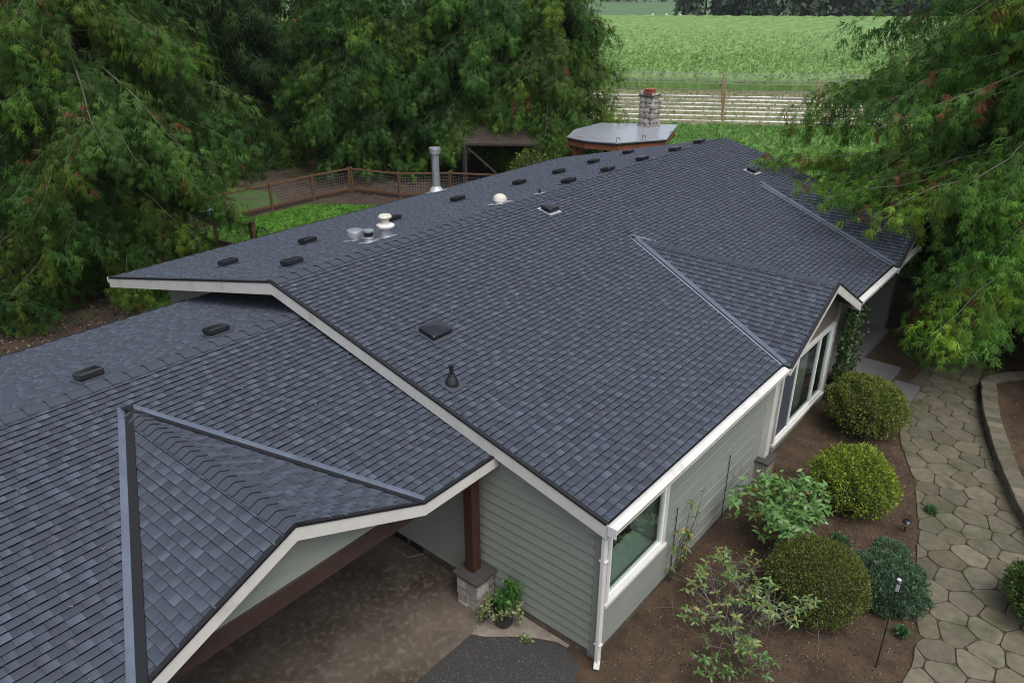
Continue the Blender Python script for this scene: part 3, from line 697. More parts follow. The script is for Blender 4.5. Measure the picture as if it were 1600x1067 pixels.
flue('pipe_vent', b, [('pipe', [(.115, -.05), (.11, .14)], None), ('cage', [(.1, .13), (.1, .26)], M_IRON), ('cap', [(.12, .255), (.125, .265), (.12, .295), (.02, .305)], None), ('ring', [(.118, .13), (.124, .14), (.118, .155)], None)] + [('rib', [(.1, .14), (.1, .26)], None)][:0], M_GALV, .18)['label'] = 'small louvred pipe vent'
e = bpy.data.objects[-1] if False else None
b = on(PLS, -1.75, 3.3)
flue('squat_vent', b, [('pipe', [(.13, -.05), (.12, .12)], None), ('drum', [(.15, .09), (.18, .105), (.18, .23), (.17, .25), (.03, .265)], None)], M_GALV, .22)['label'] = 'squat galvanised drum vent'
b = on(PLS, -.75, 7.11)
flue('dome_vent', b, [('base', [(.17, -.05), (.15, .1)], M_GALV), ('dome', [(.15, .08), (.175, .1), (.17, .16), (.14, .215), (.08, .25), (.02, .26)], None)], M_DOME, .26)['label'] = 'white mushroom dome vent by the ridge'
b = on(PLS, -.37, 8.24)
flue('stub_vent', b, [('pipe', [(.04, -.03), (.035, .14)], None)], M_IRON, .14)
pb = on(PR, 3.96, .46); e = empty('plumbing_vent', tuple(pb), house); e['label'] = 'black rubber plumbing boot near the rake'
pyobj('flashing', [pb + PR.U * a * .17 + PR.V * c * .17 + PR.N * .032 for a, c in ((-1, -1), (1, -1), (1, 1), (-1, 1))], [(0, 1, 2, 3)], M_CAP, e)
lathe('boot', [(.11, .0), (.105, .07), (.085, .1), (.08, .13), (.06, .15), (.055, .19), (.045, .21)], pb, M_BLACK, e); lathe('pipe', [(.036, .18), (.034, .33), (.046, .335), (.046, .36), (.03, .365)], pb, M_BLACK, e)

# ------------------------------------------------------------------ flagstone path and garden walls
path_poly = [(10.62, 1.2), (10.74, 3.1), (10.52, 4.2), (10.2, 5.5), (9.9, 6.8), (9.58, 7.9), (8.95, 9.3), (8.5, 10.8), (8.3, 12.2), (8.6, 14.6), (9.6, 14.9), (9.72, 13.2), (10.35, 10.6), (10.95, 9.0), (11.6, 7.4), (11.75, 6.0), (12.3, 4.5), (13.2, 3.0), (13.6, 1.2)]
pth = kind(prism('path', path_poly[::-1] if area2(path_poly) < 0 else path_poly, -.05, .014, M_JOINT), 'structure')
def chaikin(poly, k=.2):
    o = []
    for i in range(len(poly)):
        a, b = poly[i], poly[(i + 1) % len(poly)]
        o += [(a[0] * (1 - k) + b[0] * k, a[1] * (1 - k) + b[1] * k), (a[0] * k + b[0] * (1 - k), a[1] * k + b[1] * (1 - k))]
    return o
def to_edge(p):
    best = None
    for i in range(len(path_poly)):
        a, b = np.array(path_poly[i - 1]), np.array(path_poly[i]); d = b - a; t = min(1, max(0, float((np.array(p) - a) @ d / (d @ d)))); q = a + d * t
        e = float(((q - p) ** 2).sum())
        if best is None or e < best[0]: best = (e, (float(q[0]), float(q[1])))
    return best[1]
r = np.random.default_rng(12)
seeds = []
for i, y in enumerate(np.arange(.6, 15.4, .43)):
    for x in np.arange(7.6, 14.4, .5): seeds.append((x + (i % 2) * .25 + r.uniform(-.12, .12), y + r.uniform(-.1, .1)))
seeds = np.array(seeds)
for s_ in seeds:
    d2 = ((seeds - s_) ** 2).sum(1); nb = seeds[np.argsort(d2)[1:16]]
    cell = [(s_[0] - 1, s_[1] - 1), (s_[0] + 1, s_[1] - 1), (s_[0] + 1, s_[1] + 1), (s_[0] - 1, s_[1] + 1)]
    for q in nb:
        m_ = (s_ + q) / 2; d_ = (q - s_) / np.linalg.norm(q - s_); m_ = m_ - d_ * r.uniform(.005, .011)
        t_ = np.array([-d_[1], d_[0]])
        cell = clip(cell, tuple(m_), tuple(m_ + t_))
        if len(cell) < 3: break
    if len(cell) < 3: continue
    cell = chaikin(cell, .15)
    if not any(inside(c_, path_poly) for c_ in cell): continue
    cell = [c_ if inside(c_, path_poly) else to_edge(c_) for c_ in cell]
    clean = [cell[0]]
    for c_ in cell[1:]:
        if math.dist(c_, clean[-1]) > .025 and math.dist(c_, clean[0]) > .025: clean.append(c_)
    cell = clean
    if len(cell) < 4 or area2(cell) < .04: continue
    o = prism('flagstone', cell, 0, .036 + r.uniform(-.004, .005), M_FLAG, pth, .007)
    c = np.array([(.20, .178, .122), (.18, .165, .115), (.225, .20, .142), (.165, .148, .10), (.185, .160, .105)][r.integers(5)]) * r.uniform(.48, .74)
    put_tint(o.data, np.tile(c, (len(o.data.vertices), 1)))
# curved retaining wall on the right of the path
def smooth_line(P, n):
    P = np.array(P, float); t = np.linspace(0, len(P) - 1, n); i = np.clip(t.astype(int), 0, len(P) - 2); f = (t - i)[:, None]
    g = lambda k: P[np.clip(i + k, 0, len(P) - 1)]
    p0, p1, p2, p3 = g(-1), g(0), g(1), g(2)
    return .5 * (2 * p1 + (p2 - p0) * f + (2 * p0 - 5 * p1 + 4 * p2 - p3) * f ** 2 + (3 * p1 - 3 * p2 + p3 - p0) * f ** 3)
rwl = empty('retaining_wall', (10.5, 10.5, 0)); tag(rwl, 'low curved retaining wall of weathered blocks along the flagstone path', 'wall')
WL = smooth_line([(12.7, 5.6), (12.0, 6.9), (11.45, 8.1), (10.95, 9.35), (10.55, 10.6), (10.25, 11.6), (10.0, 12.8), (9.95, 13.4), (10.6, 14.3), (11.8, 15.2)], 40)
for course in range(2):
    for i in range(len(WL) - 1):
        a, b = WL[i].copy(), WL[i + 1].copy()
        if course and i < len(WL) - 2: a, b = (a + b) / 2, (b + WL[i + 2]) / 2
        d_ = (b - a) / np.linalg.norm(b - a); n_ = np.array([-d_[1], d_[0]]); a = a + d_ * .004; b = b - d_ * .004
        wi = .13 if course == 0 else .16; j_ = r.uniform(-.008, .008)
        pl4 = [a + n_ * (wi + j_), a - n_ * (wi + j_), b - n_ * (wi + j_), b + n_ * (wi + j_)]
        o = prism('block', [tuple(q) for q in pl4], .0 if course == 0 else .2, .196 if course == 0 else .29 + r.uniform(-.006, .006), M_WALLB, rwl, .012)
        c = np.array([(.115, .10, .07), (.095, .088, .06), (.14, .122, .09)][r.integers(3)]) * r.uniform(.8, 1.15)
        put_tint(o.data, np.tile(c, (len(o.data.vertices), 1)))
kind(prism('raised_bed', [tuple(q) for q in (WL + np.array([.1, .06]))[::-1]] [::-1] + [(16, 17), (17, 5)], -.05, .17, M_SOIL), 'structure')
# slabs by the porch
for (x0, x1, y0, y1, a, lb) in ((7.05, 8.0, 11.3, 12.9, .12, 'large wet grey stone slab by the ivy corner'), (8.05, 8.65, 10.9, 12.1, .1, 'smaller wet grey stone slab beside the path')):
    bm = bmesh.new(); bm_box(bm, x0, x1, y0, y1, .0, .16, .012); o = finish(bm, 'stone_slab', M_PLANK, None, off=(0, 0, 0)); tag(o, lb, 'slab')

# ------------------------------------------------------------------ instancing of small leaf shapes into one mesh
def frames(A, ref=None, rg=None):
    A = A / (np.linalg.norm(A, axis=1)[:, None] + 1e-9)
    if ref is None: ref = (rg or rng).normal(size=A.shape)
    Sx = np.cross(A, ref); Sx /= np.linalg.norm(Sx, axis=1)[:, None] + 1e-9
    return A, Sx, np.cross(Sx, A)
def scatter(P, A, Sx, N, sc, pv, pf, col, tip=.0):
    """copies of proto (side, normal, axis coords) -> V, F, C"""
    n, m = len(P), len(pv); sc = np.broadcast_to(np.asarray(sc, float), (n,))
    V = P[:, None] + sc[:, None, None] * (pv[None, :, 0:1] * Sx[:, None] + pv[None, :, 1:2] * N[:, None] + pv[None, :, 2:3] * A[:, None])
    F = (np.arange(n)[:, None, None] * m + pf[None]).reshape(-1, pf.shape[1])
    C = col[:, None, :] * (1 + tip * (pv[None, :, 2:3] - .4)); C = np.broadcast_to(C, (n, m, 3))
    return V.reshape(-1, 3), F, C.reshape(-1, 3)
LEAF_V = np.array([(0, 0, 0), (-.24, .05, .45), (.24, .05, .45), (0, -.03, 1.)]); LEAF_F = np.array([(0, 2, 1), (1, 2, 3)])
def leaf_mesh():      # broad pointed leaf with a folded midrib
    v = [(0, 0, 0)]; f = []
    for t, wd in ((.22, .15), (.5, .2), (.78, .14)):
        v += [(-wd, t, .05), (0, t, .0 - .1 * t * t), (wd, t, .05)]
    v.append((0, 1, -.12))
    f += [(0, 2, 1), (0, 3, 2)]
    for k in (1, 4): f += [(k, k + 1, k + 4, k + 3), (k + 1, k + 2, k + 5, k + 4)]
    f += [(7, 8, 10), (8, 9, 10)]
    return v, f
def frond_proto(seed, pairs=7):
    r = np.random.default_rng(seed); v, f = [], []
    def blade(b, d, wd):
        d = np.array(d); s = np.cross(d, [0, 1, 0]); s = s / (np.linalg.norm(s) + 1e-9) * wd / 2; k = len(v)
        v.extend([tuple(b - s), tuple(b + s), tuple(b + d)]); f.append((k, k + 1, k + 2))
    for i in range(pairs):
        th = (i / (pairs - 1) - .5) * 1.15 + r.uniform(-.12, .12); L = (1 - .35 * abs(th)) * r.uniform(.7, 1.15)
        b0 = np.array([.22 * math.sin(th), 0, .4 * (1 - abs(th)) * r.random()])
        blade(b0, [math.sin(th) * L, -.22 * L + r.uniform(-.18, .1), math.cos(th) * L], .1)
        if i % 2 == 0:
            sg = 1 if th >= 0 else -1; m_ = b0 + np.array([math.sin(th), -.1, math.cos(th)]) * L * .45
            blade(m_, [math.sin(th + .7 * sg) * L * .45, -.1, math.cos(th + .7 * sg) * L * .45], .1)
    return np.array(v), np.array(f)
FR = [frond_proto(k, 6) for k in range(5)]
FR_LO = [frond_proto(k + 9, 4) for k in range(3)]

# ------------------------------------------------------------------ cedars
GR1 = np.array([(.030, .080, .010), (.038, .092, .012), (.024, .070, .012), (.046, .094, .010), (.032, .077, .014)])
def off_roof(P):
    """branches over the house rest above its roof"""
    m_ = (np.abs(P[:, 0]) < 7.6) & (P[:, 1] > -.3) & (P[:, 1] < 18.7); P[m_, 2] = np.maximum(P[m_, 2], 4.1 + .1 * np.sin(P[m_, 0] * 7))
def cedar(label, pos, h, Rb, zlo, seed, nl, dens=1., fs=.4, tone=1., rust=.03, lo=False, hue=(1, 1, 1), droop=1., group=None, taper=.62, skirt=0., hang=1.):
    r = np.random.default_rng(seed); x0, y0 = pos
    t = empty('cedar_tree', (x0, y0, 0)); tag(t, label, 'tree', group)
    k = np.linspace(0, 1, 9); rt = .036 * h * (1 - k) ** .8 + .02; rt[0] *= 1.5
    wob = np.c_[x0 + .12 * np.sin(k * 5 + seed), y0 + .12 * np.cos(k * 4 + seed), k * h]; wob[0, :2] = (x0, y0)
    tube('trunk', wob, rt, M_BARK, t, 10)
    limbs = []; FO, FA, FRr, FSc, FC = [], [], [], [], []
    for i in range(nl):
        u = (i + r.uniform(0, 1)) / nl; z0 = zlo + (h * .97 - zlo) * u ** 1.15
        L = max(.5, Rb * (1 - z0 / h) ** taper * r.uniform(.72, 1.12))
        if z0 < skirt: L *= .42 + .58 * z0 / skirt
        high = z0 > 9.8; dn_ = dens * (.55 if high else 1.12); fs_ = fs * (1.35 if high else .84)
        ph = i * 2.39996 + r.uniform(-.5, .5); o = np.array([math.cos(ph), math.sin(ph), 0.]); sd_ = np.array([-o[1], o[0], 0])
        dr = droop * r.uniform(.30, .62); up = r.uniform(.05, .2)
        if z0 < 2.2: dr = min(dr, max(.1, (z0 - .25) / L + .12))
        bend = r.uniform(-.15, .15)
        if z0 > 4.4 and -7.9 < x0 + o[0] * L < 7.9 and -.6 < y0 + o[1] * L < 18.9: dr = min(dr, max(.06, (z0 - 4.15) / L))
        while L > 1.2:          # stop short of the house unless well above its roof
            tx, ty, tz = x0 + o[0] * L, y0 + o[1] * L, z0 - dr * L
            if not (-7.9 < tx < 7.9 and -.6 < ty < 18.9 and tz < 3.9): break
            L *= .88
        K = np.linspace(0, 1, 8)
        pts = np.array([x0, y0, z0]) + np.outer(L * K, o) + np.outer(bend * L * K ** 2, sd_); pts[:, 2] += L * (up * K - (dr + up) * K ** 1.6 + .16 * dr * np.maximum(K - .75, 0) * 4)
        pts[:, 2] = np.maximum(pts[:, 2], .25)
        pts[1:] += r.normal(scale=.035 * L / 4, size=(7, 3))
        off_roof(pts)
        limbs.append(tube_arrays(pts, np.linspace(.006 * L + .005, .003, 8), 5))
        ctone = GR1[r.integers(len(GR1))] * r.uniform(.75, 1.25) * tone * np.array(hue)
        nb = int(L / .19 * dn_); ts = np.linspace(.16, 1., max(nb, 4)) + r.uniform(-.02, .02, max(nb, 4))
        rusty_limb = r.random() < rust * 5
        for j, tt in enumerate(ts):
            tt = min(max(tt, 0), 1); idx = tt * 7; a = int(min(idx, 6)); b0 = pts[a] + (pts[a + 1] - pts[a]) * (idx - a)
            sg = 1 if j % 2 else -1
            d = o * r.uniform(.35, .8) + sd_ * sg * r.uniform(.55, 1.) + np.array([0, 0, r.uniform(-.45, .05)]); d /= np.linalg.norm(d)
            bl = min(max((.12 + .22 * (1 - abs(tt - .45) * 1.3)) * L * r.uniform(.5, .9), .2), .8)
            ns = max(1, int(bl / .2 * dn_)); s_ = (np.arange(ns) + r.uniform(.2, .8, ns)) / ns * bl      # hanging strings along the branchlet
            Q = b0 + np.outer(s_, d); Q[:, 2] -= .28 * s_ ** 2 - .07
            hl = r.uniform(.25, 1.0) * (1.1 - .5 * tt) * hang; k_ = max(2, int(hl / .15 * dn_)); g_ = np.linspace(0, 1, k_)
            sway = o * .12 + r.normal(scale=.08, size=3)
            P = (Q[:, None] + (g_ * hl)[None, :, None] * np.array([0, 0, -1.]) + (g_ * (1 - g_) * .9 + g_ * .25)[None, :, None] * sway[None, None] * 1.2).reshape(-1, 3)
            nf = len(P); gg = np.tile(g_, ns); P += r.normal(scale=.035, size=P.shape)
            A = (d * .5 + o * .55)[None] * (1 - .75 * gg[:, None]) + r.normal(scale=.24, size=(nf, 3)); A[:, 2] -= .45 + .75 * gg + r.uniform(0, .3, nf)
            FO.append(P); FA.append(A); FRr.append(np.tile(sd_ * sg * .6 + o, (nf, 1)) + r.normal(scale=.35, size=(nf, 3)))
            FSc.append(fs_ * r.uniform(.65, 1.3, nf) * (.75 + .35 * (1 - tt)))
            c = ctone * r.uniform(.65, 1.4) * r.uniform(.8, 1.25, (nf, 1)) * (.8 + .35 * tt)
            if r.random() < rust * (2.2 if rusty_limb else .5): c = np.where(r.random((nf, 1)) < .65, np.array([(.125, .052, .02)]) * r.uniform(.5, 1.2, (nf, 1)) * tone ** .5, c)
            elif r.random() < .15: c = c * np.array([1.2, 1.08, .8])
            FC.append(c)
    V, F = join(limbs); trimesh('branches', V, F, M_TWIG, t)
    P, A, Rf, Sc, C = map(np.concatenate, (FO, FA, FRr, FSc, FC))
    P[:, 2] = np.maximum(P[:, 2], .3); off_roof(P)
    A, Sx, N = frames(A, Rf); pr = FR_LO if lo else FR; w_ = r.integers(len(pr), size=len(P)); out_ = []
    Vs, Fs, Cs, o_ = [], [], [], 0
    for q, (pv, pf) in enumerate(pr):
        m_ = w_ == q; V, F, Cc = scatter(P[m_], A[m_], Sx[m_], N[m_], Sc[m_], pv, pf, C[m_], .35); Vs.append(V); Fs.append(F + o_); Cs.append(Cc); o_ += len(V)
    V = np.concatenate(Vs); V[:, 2] = np.maximum(V[:, 2], .05)
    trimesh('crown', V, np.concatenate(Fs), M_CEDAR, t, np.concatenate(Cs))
    return t
cedar('big drooping cedar left of the roof with pale bare twigs and rust patches', (-13.6, 2.9), 15, 7.0, .9, 101, 150, 1.1, .33, .98, .05, hue=(1.1, 1.0, .9), skirt=7.)
cedar('cedar at the far left edge behind the carport roof', (-14.6, -4.2), 13, 5.2, .9, 102, 100, 1.0, .40, .85, .02)
cedar('bushy green cedar behind the wire fence, left of the pavilion tree', (-20.6, 19.3), 16, 5.7, 2.0, 103, 150, 1.0, .44, 1.0, .006, hue=(.95, 1.0, 1.0), skirt=6.)
cedar('tall dense cedar over the lean-to shed', (-16.6, 23.2), 17, 5.9, 2.3, 104, 142, 1.0, .44, 1.05, .006, hue=(1.0, 1.0, 1.0), skirt=5.)
cedar('olive green cedar whose branches overhang the pavilion', (-12.8, 25.4), 14, 5.3, 2.2, 105, 118, 1.0, .41, 1.15, .015, hue=(1.2, 1.02, .8))
cedar('rust flecked cedar leaning over the far right of the roof', (8.6, 20.0), 13.5, 7.8, 1.9, 106, 116, 1.0, .39, 1.65, .085, hue=(1.12, 1.0, .9), taper=.22, droop=.8)
cedar('bright green cedar hanging over the flagstone path', (10.4, 16.3), 13, 6.9, 2.1, 107, 118, 1.05, .33, 1.9, .07, hue=(1.12, 1.02, .85), taper=.4, droop=.7, skirt=3.)
for i, (x, y, h, R_, lb) in enumerate(((-30, 18.2, 19, 5.5, 'dark cedar in the gap behind the left tree'), (-27.5, 22.5, 18, 5.5, 'dark cedar behind the fence corner'), (-22.5, 28.5, 18, 5, 'dark cedar behind the tall dense one'), (-25, 6.5, 17, 6, 'dark cedar behind the left lawn'), (-38, 22, 21, 7, 'deep shade cedar furthest back left'), (-29, 13, 19, 5.5, 'dark cedar half hidden behind the big left cedar'))):
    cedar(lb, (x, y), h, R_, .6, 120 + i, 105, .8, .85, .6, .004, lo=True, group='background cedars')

# ------------------------------------------------------------------ shrubs
def shrub(name, label, c, rad, n, cols, size, seed, rough=.1, lump=.1, flat=.0, m=None, cat='shrub', up=.25):
    r = np.random.default_rng(seed); c = np.array(c, float); rad = np.array(rad, float)
    t = empty(name, (c[0], c[1], 0)); tag(t, label, cat)
    d = r.normal(size=(n, 3)); d[:, 2] = np.where(d[:, 2] < -.5, -d[:, 2], d[:, 2]); d /= np.linalg.norm(d, axis=1)[:, None]
    lp = 1 + lump * (.5 * np.sin(d[:, 0] * 4 + seed) * np.cos(d[:, 1] * 3 + seed * 2) + .4 * np.sin(d[:, 2] * 9 + d[:, 0] * 8) + .35 * np.sin(d[:, 1] * 13 + d[:, 0] * 11 + seed))
    lp *= 1 + (r.random(n) < .03) * r.uniform(.03, .12, n)
    k = lp * (1 - np.abs(r.normal(scale=rough, size=n)))
    P = c + d * rad * k[:, None]; P[:, 2] = np.maximum(P[:, 2], .03)
    A = d * .7 + r.normal(scale=.6, size=(n, 3)); A[:, 2] += up
    A, Sx, N = frames(A, rg=r)
    cols = np.array(cols); col = cols[r.integers(len(cols), size=n)] * r.uniform(.7, 1.3, (n, 1))
    dead = np.sin(P[:, 0] * 9 + seed) + np.sin(P[:, 1] * 11) + np.sin(P[:, 2] * 8 + 2) > 1.9
    V, F, C = scatter(P, A, Sx, N, size * r.uniform(.6, 1.3, n), LEAF_V, LEAF_F, col, .3)
    trimesh('foliage', V, F, m or M_LEAF, t, C)
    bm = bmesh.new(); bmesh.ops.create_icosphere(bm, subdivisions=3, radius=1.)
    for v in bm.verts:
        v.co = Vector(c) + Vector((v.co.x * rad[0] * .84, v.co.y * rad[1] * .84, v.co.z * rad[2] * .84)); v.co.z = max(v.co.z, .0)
    o = finish(bm, 'inner_core', M_CORE, t, smooth=True)  # solid dark core behind the leaves
    for k_ in range(5):
        a = k_ * 1.3 + seed
        tube('stem', [(c[0] + .05 * math.cos(a), c[1] + .05 * math.sin(a), 0), (c[0] + .3 * rad[0] * math.cos(a), c[1] + .3 * rad[1] * math.sin(a), c[2])], [.018, .01], M_STEM, t, 5)
    return t
M_CORE = mat('dark shrub core', (.02, .022, .008), .95, .4, 14, .8, 30)
shrub('boxwood', 'large round dark green boxwood nearest the bay window', (8.1, 9.25, .62), (.83, .82, .72), 15000, [(.11, .17, .028), (.14, .20, .032), (.09, .135, .024), (.19, .18, .035)], .055, 1, lump=.13, cat='shrub')
shrub('boxwood', 'round bright yellow green boxwood below the dark one', (8.78, 6.35, .55), (.76, .73, .66), 15000, [(.21, .29, .03), (.17, .25, .028), (.27, .32, .04), (.13, .19, .026)], .055, 2, lump=.13)
shrub('mounded_conifer', 'dark brown green mounded conifer behind the leggy shrub', (9.14, 3.3, .5), (.79, .84, .60), 22000, [(.095, .135, .022), (.12, .155, .028), (.08, .11, .02), (.13, .115, .034)], .042, 3, lump=.05)
shrub('blue_juniper', 'low blue green spreading juniper beside the tall path light', (9.92, 4.35, .17), (.70, .72, .34), 13000, [(.075, .135, .072), (.095, .165, .092), (.06, .108, .055)], .06, 4, rough=.16, lump=.14, up=.7)
shrub('heather_mat', 'small pale green ground cover mat by the path edge', (9.78, 5.5, .03), (.30, .26, .12), 2600, [(.10, .17, .09), (.13, .20, .11)], .04, 5, rough=.2, up=.9, cat='ground cover')
shrub('clipped_shrub', 'green shrub cut off by the right edge of the picture', (12.15, 5.35, .45), (.68, .66, .58), 9000, [(.065, .12, .02), (.09, .155, .028), (.05, .09, .018)], .055, 6)
for i, (x, y, lb) in enumerate(((9.0, 5.05, 'small green weed tuft between boxwood and juniper'), (8.0, 7.55, 'silvery seedling clump between the two boxwoods'), (10.45, 3.55, 'tiny weed at the path edge below the juniper'), (10.05, 7.1, 'tiny weed in soil beside the path'))):
    shrub('weed', lb, (x, y, .05), (.17, .15, .16) if i < 2 else (.08, .08, .09), 420, [(.07, .15, .05), (.09, .18, .08)], .07, 20 + i, rough=.3, up=1., cat='weed')

# leaf-by-leaf plants
def leaf_plant(name, label, base, stems, cols, lsize, seed, whorl, cat='shrub', twigs=0, twig_m=None, droop=.25, npart=300):
    """stems: list of polylines; leaves in whorls at the tips, each leaf a part sharing mesh data per colour"""
    r = np.random.default_rng(seed); t = empty(name, base); tag(t, label, cat)
    v, f = leaf_mesh(); mes = []
    for c in cols:
        me = bpy.data.meshes.new('leaf'); me.from_pydata(v, [], f); me.materials.append(M_LEAFG); put_tint(me, np.tile(np.array(c), (len(v), 1))); me.polygons.foreach_set('use_smooth', [True] * len(me.polygons)); mes.append(me)
    parts = [tube_arrays(p, np.linspace(r0, .004, len(p)), 5) for p, r0 in stems]
    V, F = join(parts); trimesh('stems', V, F, twig_m or M_STEM, t)
    cnt = 0; off = Vector(base)
    for p, r0 in stems:
        p = np.array(p)
        for (idx, nleaf) in whorl(r, len(p)):
            i0 = int(min(idx, len(p) - 1.001)); q = p[i0] + (p[i0 + 1] - p[i0]) * (idx - i0) if i0 + 1 < len(p) else p[-1]
            a0 = r.uniform(0, 6.28)
            for k in range(nleaf):
                a = a0 + k * 6.283 / max(nleaf, 1) + r.uniform(-.3, .3); el = r.uniform(-.25, .6) - droop
                d = Vector((math.cos(a) * math.cos(el), math.sin(a) * math.cos(el), math.sin(el)))
                rot = d.to_track_quat('Y', 'Z').to_matrix().to_4x4()
                s = lsize * r.uniform(.65, 1.2)
                o = bpy.data.objects.new('leaf', mes[r.integers(len(mes))]); COL.objects.link(o); o.parent = t
                o.matrix_local = Matrix.Translation(Vector(q) - off) @ rot @ Matrix.Rotation(r.uniform(-.5, .5), 4, 'Y') @ Matrix.Scale(s, 4); cnt += 1
    return t, cnt
def branching(base, r, n, hgt, spread, r0=.018, fork=3, lean=(0, 0)):
    st = []
    for i in range(n):
        a = i * 6.283 / n + r.uniform(-.4, .4); top = np.array([base[0] + spread * math.cos(a) * r.uniform(.3, .7) + lean[0], base[1] + spread * math.sin(a) * r.uniform(.3, .7) + lean[1], hgt * r.uniform(.55, .8)])
        b = np.array([base[0] + .04 * math.cos(a), base[1] + .04 * math.sin(a), 0.]); mid = (b + top) / 2 + r.normal(scale=.05, size=3)
        st.append(([tuple(b), tuple(mid), tuple(top)], r0))
        for k in range(fork):
            e = top + np.array([spread * .55 * math.cos(a + r.uniform(-1.6, 1.6)), spread * .55 * math.sin(a + r.uniform(-1.6, 1.6)), hgt * r.uniform(.05, .42)])
            st.append(([tuple(top), tuple((top + e) / 2 + r.normal(scale=.03, size=3)), tuple(e)], r0 * .6))
    return st
r = np.random.default_rng(31); st = []; hubs = []
for k in range(7):
    a = k * .9; q = np.array([8.05 + .35 * math.cos(a), 4.25 + .38 * math.sin(a), r.uniform(.45, .7)])
    st.append(([(8.02 + .05 * math.cos(a), 4.15 + .05 * math.sin(a), 0), tuple(np.array([8.03 + .15 * math.cos(a), 4.2 + .15 * math.sin(a), .3])), tuple(q)], .022)); hubs.append(q)
for k in range(46):
    d = r.normal(size=3); d[2] = abs(d[2]) * .8 - .1; d /= np.linalg.norm(d); e = np.array([8.12, 4.35, .78]) + d * np.array([.86, .92, .55]) * r.uniform(.15, 1.05)
    hb = hubs[int(np.argmin([((h - e) ** 2).sum() for h in hubs]))]; st.append(([tuple(hb), tuple((hb + e) / 2 + r.normal(scale=.04, size=3)), tuple(e)], .009))
rh, _ = leaf_plant('rhododendron', 'leafy green rhododendron with whorled leaves and bare lower stems', (8.0, 4.15, 0), st, [tuple(1.3 * q for q in c) for c in [(.10, .205, .055), (.085, .175, .045), (.13, .245, .07), (.07, .15, .045), (.105, .21, .06), (.09, .18, .05), (.115, .22, .06), (.10, .19, .055), (.085, .17, .05), (.12, .23, .07), (.10, .2, .06)] + [(.115, .22, .065), (.095, .19, .055), (.13, .25, .075)] * 7] + [(.36, .19, .03)], .165, 32,
           lambda r, n: [(2.0, 6)])
c_ = np.array([p[-1] for p, q in st[7:]]); n = 950; P = c_[r.integers(len(c_), size=n)] * .9 + np.array([8.1, 4.3, .7]) * .1 + r.normal(scale=.11, size=(n, 3))
A = r.normal(size=(n, 3)); A[:, 2] *= .4; A, Sx, N = frames(A, rg=r)
V, F, C = scatter(P, A, Sx, N, .15 * r.uniform(.7, 1.2, n), LEAF_V * np.array([.9, 1, 1]), LEAF_F, np.array([(.125, .25, .065), (.10, .20, .055)])[r.integers(2, size=n)], .2)
kind(trimesh('inner_leaves', V, F, M_LEAFG, rh, C), 'stuff')
r = np.random.default_rng(41)
st = branching((8.55, 1.75), r, 11, .8, .75, .009, 5, lean=(.0, .15)) + branching((8.15, 2.5), r, 8, .7, .6, .009, 4)
lg, _ = leaf_plant('leggy_shrub', 'sparse leggy shrub with tangled pale twigs and few leaves', (8.4, 2.0, 0), st, [(.13, .22, .06), (.11, .19, .05), (.17, .24, .075), (.22, .23, .065), (.09, .17, .045)], .10, 42,
           lambda r, n: [(2.0, 4), (1.5, 3)] if r.random() < .75 else [(2.0, 3)], twig_m=M_TWIG)
ex_ = []
for k in range(110):
    b_ = np.array([r.normal(8.45, .4), r.normal(1.95, .5), 0.]); b_[2] = r.uniform(.02, .5); e = b_ + np.array([r.normal(scale=.3), r.normal(scale=.3), r.uniform(.1, .4)]); ex_.append(tube_arrays([b_, (b_ + e) / 2 + r.normal(scale=.05, size=3), e], [.005, .004, .002], 4))
V, F = join(ex_); kind(trimesh('twig_tangle', V, F, M_TWIG, lg), 'stuff')
r = np.random.default_rng(45)
st = branching((8.75, 1.1), r, 6, .45, .5, .01, 3)
leaf_plant('low_shrub', 'low green leafy shrub in front of the leggy one', (8.75, 1.1, 0), st, [(.085, .165, .04), (.07, .14, .035), (.10, .19, .05)], .10, 46, lambda r, n: [(1.2, 2), (2.0, 5)])
r = np.random.default_rng(51); st = []
for i in range(7):
    y = 2.5 + r.uniform(-.25, .25); st.append(([(7.12, y, 0), (7.13 + r.uniform(0, .1), y + r.uniform(-.2, .2), .6), (7.14 + r.uniform(0, .15), y + r.uniform(-.35, .45), r.uniform(.9, 1.75))], .009))
leaf_plant('climbing_plant', 'thin climbing plant with yellowing leaves against the garden wall', (7.15, 2.5, 0), st, [(.10, .17, .05), (.17, .22, .06), (.30, .26, .05), (.09, .15, .045)], .09, 52, lambda r, n: [(a, 3) for a in r.uniform(.5, 2., 5)], cat='climber')
# trellis wires on the garden wall
tw = empty('wire_trellis', (7.08, 3.9, 0)); tag(tw, 'thin steel wire trellis fixed to the sage garden wall', 'trellis')
for z in np.arange(.35, 1.95, .26): tube('wire', [(7.082, 2.2, z), (7.084, 5.4, z + .015)], .005, M_FLASH, tw, 4)
for y in (2.35, 4.3): bar('batten', (7.09, y, .05), (7.09, y, 1.5), .013, .013, M_IRON, tw, .002)
tube('wire_hoop', [(7.1, 4.75 + .22 * math.cos(a), .75 + .3 * math.sin(a)) for a in np.linspace(0, 5.5, 16)], .004, M_WIRE, tw, 4)
